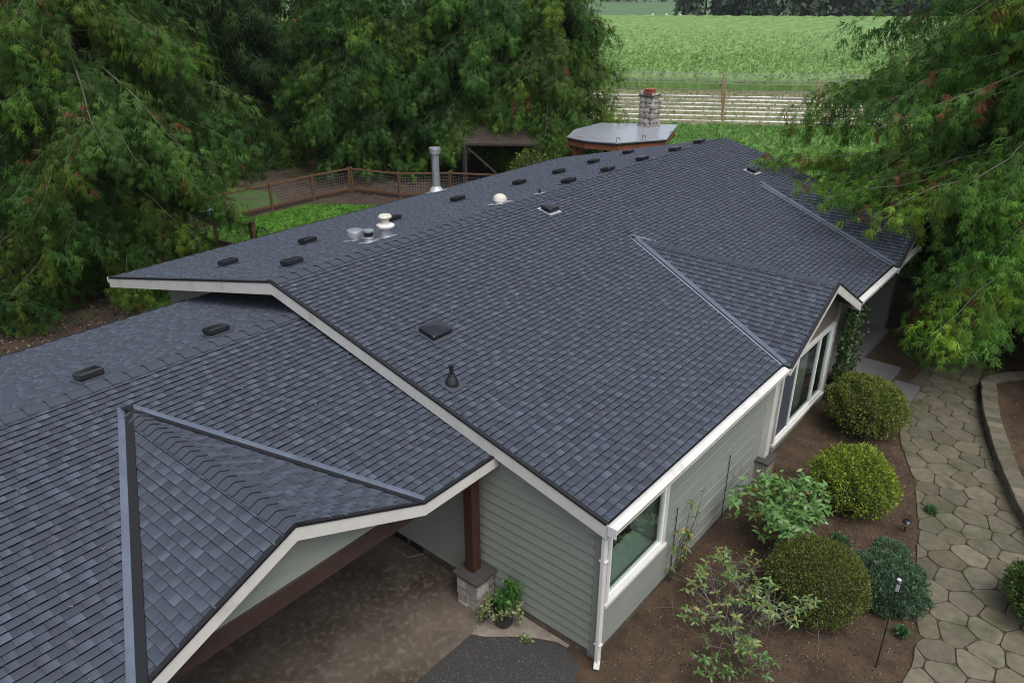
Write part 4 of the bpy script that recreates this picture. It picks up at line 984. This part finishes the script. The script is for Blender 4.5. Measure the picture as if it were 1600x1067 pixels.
# potted plant
pot = empty('plant_pot', (5.56, -.2, .022)); tag(pot, 'black glazed pot of trailing ivy and geranium beside the stone pier', 'potted plant')
lathe('pot', [(.13, .022), (.145, .05), (.19, .33), (.215, .34), (.215, .385), (.19, .39), (.185, .34), (.02, .34)], (5.56, -.2, 0), M_POT, pot, n=28)
def clump(parent, name, centers, n, size, cols, seed, rad):
    r = np.random.default_rng(seed); c = np.array(centers); P = c[r.integers(len(c), size=n)] + r.normal(scale=rad, size=(n, 3))
    A = r.normal(size=(n, 3)); A[:, 2] += .4; A, Sx, N = frames(A, rg=r); cols = np.array(cols)
    V, F, C = scatter(P, A, Sx, N, size * r.uniform(.6, 1.3, n), LEAF_V * np.array([1.7, 1, 1]), LEAF_F, cols[r.integers(len(cols), size=n)] * r.uniform(.75, 1.25, (n, 1)), .2)
    return trimesh(name, V, F, M_LEAF, parent, C)
clump(pot, 'geranium', [(5.6, -.12, .5), (5.63, -.08, .62), (5.62, -.1, .72), (5.52, -.2, .45), (5.66, -.2, .45)], 420, .075, [(.06, .17, .03), (.08, .21, .04), (.05, .13, .025)], 61, .055)['kind'] = 'stuff'
tr_ = [(5.56 + .24 * math.cos(a), -.2 + .24 * math.sin(a), .40 - .05 * math.sin(a * 3)) for a in np.linspace(0, 6.28, 26)]
tr_ += [(5.38 - .02 * k, -.36 - .01 * k, .38 - .045 * k) for k in range(8)] + [(5.8 + .01 * k, -.12, .38 - .045 * k) for k in range(5)] + [(5.34, -.2 - .01 * k, .36 - .045 * k) for k in range(6)]
clump(pot, 'trailing_ivy', tr_, 620, .05, [(.22, .27, .12), (.28, .31, .16), (.14, .20, .06)], 62, .03)['kind'] = 'stuff'
fl = clump(None, 'fallen_clippings', [(6.0, -.26, .03), (6.08, -.24, .03)], 60, .06, [(.24, .30, .14), (.15, .2, .08)], 63, .04); fl.data.transform(Matrix.Identity(4)); tag(fl, 'pale green leaf clippings lying on the concrete below the pot', 'clippings')
# ivy on the porch corner
iv = empty('ivy', (7.0, 10.5, 0)); tag(iv, 'dark ivy covering the porch corner beyond the bay window', 'ivy')
r = np.random.default_rng(71); n = 2600
P = np.c_[7.02 + np.abs(r.normal(scale=.12, size=n)), r.uniform(10.15, 11.3, n), r.uniform(.02, 2.3, n)]
A = r.normal(size=(n, 3)); A[:, 0] += .6; A[:, 2] -= .7; A, Sx, N = frames(A, rg=r)
V, F, C = scatter(P, A, Sx, N, .085 * r.uniform(.6, 1.3, n), LEAF_V * np.array([1.8, 1, 1]), LEAF_F, np.array([(.022, .05, .014), (.035, .07, .018), (.05, .085, .02)])[r.integers(3, size=n)], .2)
trimesh('foliage', V, F, M_LEAF, iv, C)
tube('stem', [(7.0, 10.6, 0), (7.02, 10.7, 1), (7.0, 10.6, 2.2)], [.03, .02, .01], M_STEM, iv, 6)
# path lights
l1 = empty('path_light', (9.82, 6.2, 0)); tag(l1, 'short black mushroom solar light at the edge of the path', 'garden light')
tube('stake', [(9.82, 6.2, 0), (9.82, 6.2, .22)], .012, M_IRON, l1); lathe('cap', [(.03, .2), (.075, .22), (.08, .245), (.05, .275), (.02, .28)], (9.82, 6.2, 0), M_BLACK, l1); lathe('lens', [(.028, .16), (.03, .205)], (9.82, 6.2, 0), M_LITE, l1)
l2 = empty('path_light', (10.33, 2.67, 0)); tag(l2, 'tall thin black solar stake light in front of the juniper', 'garden light')
tube('stake', [(10.33, 2.67, 0), (10.31, 2.69, 1.48)], .010, M_IRON, l2)
lathe('lens', [(.028, 1.47), (.03, 1.62)], (10.31, 2.69, 0), M_LITE, l2)
for k in range(6): a = k * 1.047; tube('cage_bar', [(10.31 + .034 * math.cos(a), 2.69 + .034 * math.sin(a), 1.47), (10.31 + .042 * math.cos(a), 2.69 + .042 * math.sin(a), 1.63)], .004, M_IRON, l2, 4)
lathe('cap', [(.04, 1.62), (.052, 1.63), (.052, 1.65), (.03, 1.665)], (10.31, 2.69, 0), M_BLACK, l2); lathe('panel', [(.03, 1.666), (.03, 1.67)], (10.31, 2.69, 0), M_LITE, l2)
lathe('base_cup', [(.012, 1.44), (.034, 1.465), (.034, 1.475)], (10.31, 2.69, 0), M_BLACK, l2)
# loose chips and pebbles
def chips(name, label, polyf, n, size, cols, seed, z=.012):
    r = np.random.default_rng(seed); P = polyf(r, n); n = len(P); P = np.c_[P, np.full(n, z)]
    A = r.normal(size=(n, 3)); A[:, 2] *= .35; A, Sx, N = frames(A, rg=r); cols = np.array(cols)
    pv = np.array([(-.3, -.1, 0), (.35, -.12, .1), (.1, -.1, 1.), (0, .22, .4)]); pf = np.array([(0, 1, 3), (1, 2, 3), (2, 0, 3), (0, 2, 1)])
    V, F, C = scatter(P, A, Sx, N, size * r.uniform(.4, 1.5, n), pv, pf, cols[r.integers(len(cols), size=n)] * r.uniform(.7, 1.3, (n, 1)))
    o = trimesh(name, V, F, M_CHIP, None, C); return kind(o, 'stuff', label)
def in_rect(x0, x1, y0, y1, excl=None):
    def f(r, n):
        P = np.c_[r.uniform(x0, x1, n), r.uniform(y0, y1, n)]
        return P if excl is None else P[[not inside(p, excl) for p in P]]
    return f
chips('soil_crumbs', 'small chips and crumbs on the garden soil', in_rect(7.15, 11.2, .0, 10.5, path_poly), 11000, .028, [(.10, .07, .05), (.05, .03, .02), (.16, .13, .10), (.035, .022, .015), (.28, .25, .21)], 81)
chips('asphalt_grit', 'pale grit on the asphalt drive', in_rect(5.4, 7.1, -3, -.35, None), 4500, .016, [(.25, .24, .23), (.12, .11, .11), (.05, .05, .05)], 82, .018)
chips('bark_mulch', 'bark chips on the ground behind the carport', in_rect(-16, -6.5, -8, 3.6), 6000, .09, [(.10, .06, .04), (.16, .11, .08), (.05, .03, .02), (.26, .21, .17)], 83)
chips('leaf_litter', 'litter under the cedars beyond the fence', in_rect(-26, -9, 15.8, 27), 5000, .11, [(.10, .06, .04), (.14, .09, .06), (.05, .03, .02)], 84)
chips('bed_litter', 'dry needles and litter on the raised bed', in_rect(10.6, 15, 8.5, 17, path_poly), 2500, .05, [(.14, .08, .05), (.07, .045, .03), (.2, .14, .1)], 85, .18)
lf = clump(None, 'fallen_leaf', [(4.9, 7.3, 3.37)], 3, .12, [(.42, .27, .15)], 86, .02); tag(lf, 'single tan dead leaf lying on the bay gable shingles', 'leaf')
# dark ground ivy by the back corner of the house
shrub('ground_ivy', 'dark leafy ground cover at the back left corner of the house', (-8.6, 1.3, .1), (1.4, 1.5, .5), 5000, [(.022, .05, .014), (.035, .07, .02)], .11, 91, rough=.25, cat='ground cover')

# cedar needles and specks blown onto the roof
def debris():
    r = np.random.default_rng(401); n = 1500; P = []
    for pl, x0, x1, y0, y1, k in ((PR, .3, 7.1, .2, 15, 700), (PLS, -7, -.3, .2, 18, 250), (PCL, -3.5, .4, -7, .0, 150)):
        for _ in range(k): P.append(on(pl, r.uniform(x0, x1), r.uniform(y0, y1)) + pl.N * .028)
    pc = Plane((CE, CY0, CEZ), (0, 1, 0), (-1, 0, CS))
    for _ in range(400): P.append(on(pc, r.uniform(.8, 5.1), r.uniform(-8, 0)) + pc.N * .028)
    P = np.array(P); n = len(P); A = r.normal(size=(n, 3)); A[:, 2] *= .1; A, Sx, N = frames(A, rg=r)
    pv = np.array([(-.18, 0, 0), (.18, .02, .05), (0, .12, 1.), (0, .2, .45)]); pf = np.array([(0, 1, 3), (1, 2, 3), (2, 0, 3)])
    V, F, C = scatter(P, A, Sx, N, .03 * r.uniform(.4, 1.8, n), pv, pf, np.array([(.20, .14, .09), (.12, .09, .05), (.30, .26, .2), (.09, .11, .04)])[r.integers(4, size=n)])
    kind(trimesh('roof_debris', V, F, M_CHIP, None, C), 'stuff', 'dry needles and specks scattered on the shingles')
debris()

# ------------------------------------------------------------------ fenced yard
def hog_fence(label, pts, hgt=1.2, name='wire_fence', cap=True, mesh=.13, rough_top=True):
    f = empty(name, (pts[0][0], pts[0][1], 0)); tag(f, label, 'fence')
    for (x, y) in pts:
        p = empty('post', (x, y, 0), f) if False else box('post', x - .05, x + .05, y - .05, y + .05, 0, hgt + .06, M_FENCE, f, .006)
    for (a, b) in zip(pts[:-1], pts[1:]):
        a, b = np.array(a), np.array(b); d = b - a; L = np.linalg.norm(d); d /= L; a2, b2 = a + d * .05, b - d * .05
        bar('top_rail', (*a2, hgt - .03), (*b2, hgt - .03), .09, .06, M_FENCE, f); bar('bottom_rail', (*a2, .2), (*b2, .2), .05, .1, M_FENCE, f)
        bar('kick_board', (*a2, .08), (*b2, .08), .035, .13, M_OLDW, f)
        parts = []
        n = int((L - .1) / mesh)
        for k in range(1, n + 1):
            q = a2 + d * (k * (L - .1) / (n + 1)); parts.append(tube_arrays([(*q, .25), (*q, hgt - .06)], .0045, 3))
        for z in np.arange(.33, hgt - .06, mesh): parts.append(tube_arrays([(*a2, z), (*b2, z)], .0045, 3))
        V, F = join(parts); trimesh('wire_mesh', V, F, M_WIRE, f)
    return f
FA = -18.15
hog_fence('timber and wire mesh fence along the far side of the yard lawn', [(FA, 7.1), (FA, 9.35), (FA, 11.6), (FA, 13.85), (-18.0, 15.9)])
hog_fence('timber and wire mesh fence under the cedars, running towards the roof', [(-17.9, 16.0), (-15.35, 16.75), (-13.6, 18.4), (-11.2, 19.7), (-8.6, 20.6)])
hog_fence('short timber and wire fence leading to the arched gate', [(FA + .15, 7.0), (-15.45, 7.3), (-13.25, 7.5)])
gt = empty('garden_gate', (-12.7, 7.5, 0)); tag(gt, 'black iron garden gate with an arched top beside a capped post', 'gate')
box('gate_post', -13.14, -13.0, 7.42, 7.56, 0, 1.25, M_FENCE, gt); lathe('ball_cap', [(.05, 1.25), (.09, 1.27), (.1, 1.31), (.07, 1.37), (.02, 1.39)], (-13.07, 7.49, 0), M_OLDW, gt)
arc = [(-12.45 + .5 * math.cos(a), 7.5, .75 + .48 * math.sin(a)) for a in np.linspace(math.pi, 0, 17)]
tube('arch', [(-12.95, 7.5, .1)] + arc + [(-11.95, 7.5, .1)], .022, M_IRON, gt, 6)
for k in range(1, 8):
    x = -12.95 + k * .125; tube('bar', [(x, 7.5, .12), (x, 7.5, .75 + .48 * math.sqrt(max(0, 1 - ((x + 12.45) / .5) ** 2)))], .011, M_IRON, gt, 5)
tube('rail', [(-12.95, 7.5, .12), (-11.95, 7.5, .12)], .016, M_IRON, gt, 5)
tb = empty('plastic_tub', (-15.6, 7.25, 1.26)); tag(tb, 'pale blue plastic tub resting on the short fence', 'tub')
lathe('tub', [(.12, 1.2), (.16, 1.36), (.175, 1.37), (.15, 1.35), (.02, 1.22)], (-15.6, 7.28, 0), M_BLUE, tb); tube('handle', [(-15.76, 7.28, 1.37), (-15.6, 7.28, 1.55), (-15.44, 7.28, 1.37)], .012, M_BLUE, tb)
# grass tufts on the lawns and meadow
def grass(name, label, poly, n, hgt, cols, seed, z=.008):
    r = np.random.default_rng(seed); xs = [p[0] for p in poly]; ys = [p[1] for p in poly]
    P = np.c_[r.uniform(min(xs), max(xs), n), r.uniform(min(ys), max(ys), n)]
    P = P[[inside(p, poly) for p in P]]; n = len(P); P = np.c_[P, np.full(n, z)]
    A = r.normal(scale=.45, size=(n, 3)); A[:, 2] = 1; A, Sx, N = frames(A, rg=r); cols = np.array(cols)
    pv = np.array([(-.12, 0, 0), (.12, 0, 0), (.0, .1, 1), (-.3, .1, 0), (-.1, .1, 0), (-.35, .0, .8), (.2, -.1, 0), (.38, -.1, 0), (.5, -.1, .75)]); pf = np.array([(0, 1, 2), (3, 4, 5), (6, 7, 8)])
    V, F, C = scatter(P, A, Sx, N, hgt * r.uniform(.5, 1.4, n), pv, pf, cols[r.integers(len(cols), size=n)] * r.uniform(.75, 1.25, (n, 1)), .3)
    kind(trimesh(name, V, F, M_LEAF, None, C), 'stuff', label)
grass('lawn_grass', 'short bright lawn grass in the fenced yard', [(-17.8, 7.6), (-7.4, 7.3), (-7.4, 13.5), (-11.5, 15.5), (-14.6, 15.5), (-17.8, 13.4)], 15000, .09, [(.05, .16, .012), (.07, .20, .016), (.045, .13, .012)], 201)
grass('meadow_grass', 'longer rough meadow grass behind the house', [(-14, 23.5), (-6, 19.5), (2, 18.7), (9, 21), (10, 40), dn(30, 46.1), dn(-4, 46.1), dn(-6, 30)], 40000, .26, [(.10, .23, .035), (.13, .28, .05), (.18, .31, .08), (.09, .19, .035)], 202)
# ------------------------------------------------------------------ pavilion with stone chimney
pv_ = empty('pavilion', (-7.8, 24, 0)); tag(pv_, 'open timber pavilion with flat grey metal roof behind the house', 'pavilion')
RP = [(-6.63, 27.38), (-9.88, 25.5), (-9.75, 23.0), (-8.9, 21.25), (-7.83, 21.03), (-6.39, 21.44), (-5.15, 23.66)]
prism('roof_sheet', RP, 2.94, 3.0, M_ROOFP, pv_, .01)
cxy = np.array([-7.9, 24.2])
for i in range(len(RP)):
    a, b = np.array(RP[i]), np.array(RP[(i + 1) % len(RP)]); a2 = cxy + (a - cxy) * .985; b2 = cxy + (b - cxy) * .985
    bar('roof_edge', (*a2, 2.905), (*b2, 2.905), .04, .06, M_IRON, pv_)
    a3 = cxy + (a - cxy) * .95; b3 = cxy + (b - cxy) * .95; bar('eave_beam', (*a3, 2.74), (*b3, 2.74), .1, .26, M_ORANGE, pv_)
for p in ((-6.6, 21.9), (-5.6, 23.7), (-8.7, 21.7), (-9.4, 23.2), (-9.4, 25.3), (-6.9, 26.8)):
    bar('post', (*p, 0), (*p, 2.62), .2, .2, M_ORANGE, pv_)
    for sg in (-1, 1): bar('knee_brace', (p[0], p[1], 2.1), (p[0] + .35 * sg, p[1] + .2 * sg, 2.6), .1, .1, M_ORANGE, pv_)
for p in ((-6.42, 21.5), (-5.8, 22.6), (-5.35, 24.3)): tube('light_hook', [(*p, 3.0), (p[0], p[1], 3.18), (p[0] + .12, p[1] + .05, 3.2), (p[0] + .14, p[1] + .06, 3.1)], .02, M_IRON, pv_, 5)
kind(box('pavilion_floor', -10.6, -5.4, 21.4, 27, -.05, .05, M_PLANK, bev=0), 'structure')
ch = empty('stone_chimney', (-7.57, 26.1, 0)); tag(ch, 'round cobble stone chimney rising through the pavilion roof', 'chimney')
box('core', -7.88, -7.26, 25.79, 26.41, 0, 4.4, M_OLDW, ch, 0)
r = np.random.default_rng(301)
sm = []
for k in range(4):
    bm = bmesh.new(); bmesh.ops.create_icosphere(bm, subdivisions=2, radius=1.)
    for v in bm.verts: v.co *= 1 + .14 * math.sin(v.co.x * 4 + k) * math.cos(v.co.y * 3 + k * 2) + r.uniform(-.04, .04)
    me = bpy.data.meshes.new('stone'); bm.to_mesh(me); bm.free(); me.materials.append(M_STONE); me.polygons.foreach_set('use_smooth', [True] * len(me.polygons))
    put_tint(me, np.tile(np.array([(.30, .27, .25), (.24, .22, .21), (.36, .33, .30), (.27, .24, .20)][k]), (len(me.vertices), 1))); sm.append(me)
for side in range(4):
    z = 2.6 if side in (1, 3) else 2.6
    z = 2.9
    while z < 4.36:
        a = -.33; row = r.uniform(.2, .27)
        while a < .33:
            wd = r.uniform(.2, .34); c_ = a + wd / 2
            if c_ > .36: break
            ox, oy = {0: (.315, c_), 1: (c_, -.315), 2: (-.315, c_), 3: (c_, .315)}[side]
            o = link('stone', sm[r.integers(4)], ch, (ox, oy, z + row / 2)); o.rotation_euler = (r.uniform(-.3, .3), r.uniform(-.3, .3), 0)
            o.scale = (.085, wd * .62, row * .63) if side in (0, 2) else (wd * .62, .085, row * .63)
            a += wd
        z += row
box('cap', -7.97, -7.17, 25.70, 26.50, 4.4, 4.47, M_SLATE, ch, .01); box('clay_pot', -7.78, -7.36, 25.9, 26.3, 4.47, 4.74, M_PINK, ch, .02)
box('clay_rim', -7.81, -7.33, 25.87, 26.33, 4.68, 4.73, M_PINK, ch, .01)
shrub('leafy_bush', 'yellow green leafy bush in front of the pavilion', (-10.2, 20.8, .8), (1.5, 1.2, 1.3), 7000, [(.05, .10, .015), (.09, .14, .02), (.14, .17, .03), (.03, .06, .012)], .12, 305, rough=.25, lump=.2)
# ------------------------------------------------------------------ lean-to shed and woodpile under the cedars
sh = empty('lean_to_shed', (-13.5, 21.6, 0)); tag(sh, 'weathered lean-to shed roof on posts under the tall cedar', 'shed')
RS_ = [(-13.9, 19.7, 2.3), (-11.0, 21.9, 2.3), (-12.9, 24.2, 3.0), (-15.8, 22.0, 3.0)]
pyobj('roof', RS_ + [(a, b, c - .08) for a, b, c in RS_], [(0, 1, 2, 3), (7, 6, 5, 4), (0, 4, 5, 1), (1, 5, 6, 2), (2, 6, 7, 3), (3, 7, 4, 0)], M_OLDW, sh)
rs = np.array(RS_)
for k in range(14):
    t0, t1 = k / 14, (k + .96) / 14; a = rs[0] + (rs[1] - rs[0]) * t0; b = rs[0] + (rs[1] - rs[0]) * t1; c = rs[3] + (rs[2] - rs[3]) * t1; d = rs[3] + (rs[2] - rs[3]) * t0
    up_ = np.array([0, 0, .02 + .008 * (k % 2)]); q = [a, b, c, d]
    pyobj('roof_plank', [p + up_ for p in q] + list(q), [(0, 1, 2, 3), (0, 4, 5, 1), (1, 5, 6, 2), (2, 6, 7, 3), (3, 7, 4, 0)], M_OLDW, sh)
for (x, y, z) in RS_: bar('post', (x * .97 - 13.4 * .03, y * .97 + 21.9 * .03, 0), (x * .97 - 13.4 * .03, y * .97 + 21.9 * .03, z - .08), .16, .16, M_OLDW, sh)
bar('brace', (-13.8, 19.9, 2.1), (-12.2, 21.0, .4), .08, .08, M_OLDW, sh); bar('brace', (-13.8, 19.9, 1.9), (-15.0, 20.8, .3), .08, .08, M_OLDW, sh)
r = np.random.default_rng(311)
wp = empty('woodpile', (-11.3, 21.3, 0)); tag(wp, 'heap of split firewood beside the lean-to shed', 'woodpile')
for k in range(60):
    x, y = r.normal(-11.4, .75), r.normal(21.3, .5); z = .08 + .5 * max(0, 1 - abs(x + 11.4) / 1.3) * r.random(); a = r.uniform(0, 3.14); L = r.uniform(.2, .32)
    V, F = tube_arrays([(x - L * math.cos(a), y - L * math.sin(a), z), (x + L * math.cos(a), y + L * math.sin(a), z + r.uniform(-.08, .1))], r.uniform(.05, .1), 5)
    trimesh('log', V, F, [M_OLDW, M_POST, M_STEM][r.integers(3)], wp)
# ------------------------------------------------------------------ trellis rows beyond the meadow
M_NETW = M_MULCH
rows = [47.9, 50.3, 52.7, 55.1, 57.5, 59.9, 62.3]
r = np.random.default_rng(321)
for i, n_ in enumerate(rows):
    d0, d1 = -34, 60
    dd = np.linspace(d0, d1, 48); L_, Hh = [], []
    ridge = [(*dn(d, n_ + r.normal(scale=.03)), .08 + r.uniform(-.02, .03)) for d in dd]
    ra = [(*dn(d, n_ - .05), .02) for d in dd]; rb = [(*dn(d, n_ + .05), .02) for d in dd]
    V = ra + ridge + rb; m_ = len(dd); F = [(k, k + 1, m_ + k + 1, m_ + k) for k in range(m_ - 1)] + [(m_ + k, m_ + k + 1, 2 * m_ + k + 1, 2 * m_ + k) for k in range(m_ - 1)]
    o = pyobj('row_cover', V, F, M_MULCH); tag(o, f'long white plastic row cover, {["nearest the meadow", "second from the meadow", "third from the meadow", "fourth from the meadow", "fifth from the meadow", "sixth from the meadow", "furthest, below the hedge"][i]}', 'row cover', 'white covered crop rows')
ORD = ['nearest the meadow', 'second from the meadow', 'third from the meadow', 'fourth from the meadow', 'fifth from the meadow', 'sixth from the meadow', 'furthest from the meadow']
for j, (da, db, side) in enumerate(((13.2, 14.6, 'middle line'), (21.0, 23.0, 'right hand line'), (-.5, -3.0, 'line behind the chimney'))):
    for i, n_ in enumerate(rows):
        d_ = da + (db - da) * i / 6 + r.uniform(-.1, .1); x, y = dn(d_, n_); hh = r.uniform(1.75, 2.1)
        t = tube('trellis_post', [(x, y, 0), (x + r.uniform(-.04, .04), y, hh)], [.075, .07], M_POST, None, 7)
        t.data.transform(Matrix.Translation((-x, -y, 0))); t.location = (x, y, 0)
        tag(t, f'tan wooden trellis post in the {side}, {ORD[i]}', 'post', 'trellis posts')
for i, n_ in enumerate(rows[::2] + [64.5, 65.3, 66.0]):
    for z in (1.15, 1.7):
        o = tube('trellis_wire', [(*dn(d, n_), z - .04 * math.sin((d + 34) * .4)) for d in np.linspace(-34, 60, 30)], .014, M_WIRE, None, 4)
        tag(o, f'{["lower", "upper"][int(z > 1.5)]} trellis wire {["over the row cover nearest the meadow", "over the third row cover", "over the fifth row cover", "over the furthest row cover", "just in front of the crop hedge", "second against the crop hedge", "tight against the crop hedge"][i]}', 'wire', 'trellis wires')
grass('row_weeds', 'dry weeds between the covered rows', [dn(-12, 47.3), dn(40, 47.3), dn(45, 66), dn(-18, 66)], 16000, .2, [(.12, .16, .05), (.17, .18, .07), (.24, .22, .12)], 331, .016)
# ------------------------------------------------------------------ crop field and far wood
r = np.random.default_rng(341); Vs, Fs, Cs, o_ = [], [], [], 0
n_ = 67.5; tri = np.array([(-.5, 0, 0), (.5, 0, 0), (0, .2, 1.)]), np.array([(0, 1, 2)])
while n_ < 238:
    wide = 34 + (n_ - 67) * .42; cen = 2 - (n_ - 67) * .06; dens = 1.0 if n_ < 90 else .45 * max(0, 1 - (n_ - 90) / 60)
    L = 2 * wide; k = int(L * 52 * dens * min(1, 90 / n_)); sz = .24 * max(1., n_ / 120)
    d_ = r.uniform(cen - wide, cen + wide, k); hh = 2.0 + .2 * np.sin(d_ * .9 + n_) + .14 * np.sin(d_ * 2.7 + n_ * 2)
    th = r.uniform(-1.75, 1.75, k); P2 = np.outer(d_, dv) + np.outer(n_ + .85 * np.sin(th) * r.uniform(.8, 1.05, k), nv)
    z = np.maximum(hh * (.38 + .62 * np.cos(th)), .05) * r.uniform(.86, 1.08, k)
    P = np.c_[P2, z]; A = np.c_[np.outer(np.sin(th), nv), np.cos(th)] * .6 + r.normal(scale=.5, size=(k, 3)); A[:, 2] += .5
    A, Sx, N = frames(A, rg=r)
    base = np.array([(.22, .37, .10), (.24, .40, .11), (.20, .34, .09), (.26, .42, .13)])[r.integers(4, size=k)] * r.uniform(.9, 1.1, (k, 1))
    V, F, C = scatter(P, A, Sx, N, sz * r.uniform(.6, 1.3, k), tri[0], tri[1], base, .25); Vs.append(V); Fs.append(F + o_); Cs.append(C); o_ += len(V)
    # solid inner hedge so that rows cast real shade
    m_ = 260; dd = np.linspace(cen - wide, cen + wide, m_); sec = [(-.62, .0), (-.7, .8), (-.3, 1.4), (.3, 1.45), (.7, .8), (.62, 0)]
    V = np.concatenate([np.c_[np.outer(dd, dv) + np.outer(n_ + a + r.uniform(-.08, .08, m_), nv), np.full(m_, b * 1.18) + (r.uniform(-.13, .13, m_) + .1 * np.sin(dd * 1.1 + n_)) * (b > .5)] for a, b in sec])
    i0 = np.arange(m_ - 1); q = np.concatenate([np.stack([s * m_ + i0, s * m_ + i0 + 1, (s + 1) * m_ + i0 + 1, (s + 1) * m_ + i0], -1) for s in range(5)])
    Vs.append(V); Fs.append(np.r_[q[:, [0, 1, 2]], q[:, [0, 2, 3]]] + o_); Cs.append(np.array([(.20, .35, .095)]) * r.uniform(.8, 1.2, (len(V), 1))); o_ += len(V)
    n_ += 3.4 if n_ < 140 else 4.2
kind(trimesh('crop_field', np.concatenate(Vs), np.concatenate(Fs), M_LEAF, None, np.concatenate(Cs)), 'stuff', 'rows of leafy green cane crop filling the field')
r = np.random.default_rng(351); Vs, Fs, Cs, o_ = [], [], [], 0
for k in range(150):
    d_ = r.uniform(22, 230) if k < 110 else r.uniform(-260, 300); n_ = r.uniform(244, 264) if k < 110 else r.uniform(560, 620)
    x, y = dn(d_, n_); hh = r.uniform(14, 26); m_ = 420; u = r.random(m_) ** .7; z = hh * u + .5; rr = (.2 * hh) * (1 - u) ** .8 * r.uniform(.3, 1.05, m_) + .3; a = r.uniform(0, 6.283, m_)
    P = np.c_[x + rr * np.cos(a), y + rr * np.sin(a), z]; A = np.c_[np.cos(a), np.sin(a), r.uniform(-1.1, -.2, m_)]; A, Sx, N = frames(A, rg=r)
    col = np.array([(.055, .095, .05), (.042, .08, .045), (.07, .11, .055)])[r.integers(3)] * r.uniform(.7, 1.3, (m_, 1))
    V, F, C = scatter(P, A, Sx, N, r.uniform(1.2, 2.6, m_), np.array([(-.42, 0, 0), (.42, 0, 0), (0, .1, 1.)]), np.array([(0, 1, 2)]), col, .2); Vs.append(V); Fs.append(F + o_); Cs.append(C); o_ += len(V)
    V, F = tube_arrays([(x, y, 0), (x, y, hh)], [.4, .05], 5); Vs.append(V); Fs.append(F + o_); Cs.append(np.tile((.02, .02, .015), (len(V), 1))); o_ += len(V)
kind(trimesh('distant_wood', np.concatenate(Vs), np.concatenate(Fs), M_LEAF, None, np.concatenate(Cs)), 'stuff', 'dark belt of conifers beyond the field')
pt = empty('poly_tunnel', (*dn(14, 246), 0)); tag(pt, 'tiny white row of covers at the far edge of the field', 'tunnel')
for k in range(3):
    x, y = dn(12 + k * 4.2, 246); tube('hoop_cover', [(x + .8 * math.cos(a) * .5, y, 1.6 * math.sin(a) + .02) for a in np.linspace(0, math.pi, 9)], .3, M_MULCH, pt, 8)

# ------------------------------------------------------------------ thin haze
hm = bpy.data.materials.new('thin haze'); hm.use_nodes = True; hn = hm.node_tree.nodes; hn.clear()
hv_ = hn.new('ShaderNodeVolumePrincipled'); ho = hn.new('ShaderNodeOutputMaterial'); hm.node_tree.links.new(hv_.outputs[0], ho.inputs['Volume'])
hv_.inputs['Color'].default_value = (.86, .92, 1, 1); hv_.inputs['Density'].default_value = .00016; hv_.inputs['Anisotropy'].default_value = .2
kind(box('haze', -2300, 2300, -2300, 2300, -1.2, 34, hm, None, 0), 'stuff', 'thin pale haze over the fields')
print('TRIS', sum(len(o.data.polygons) for o in COL.objects if o.type == 'MESH'), len(SHING))
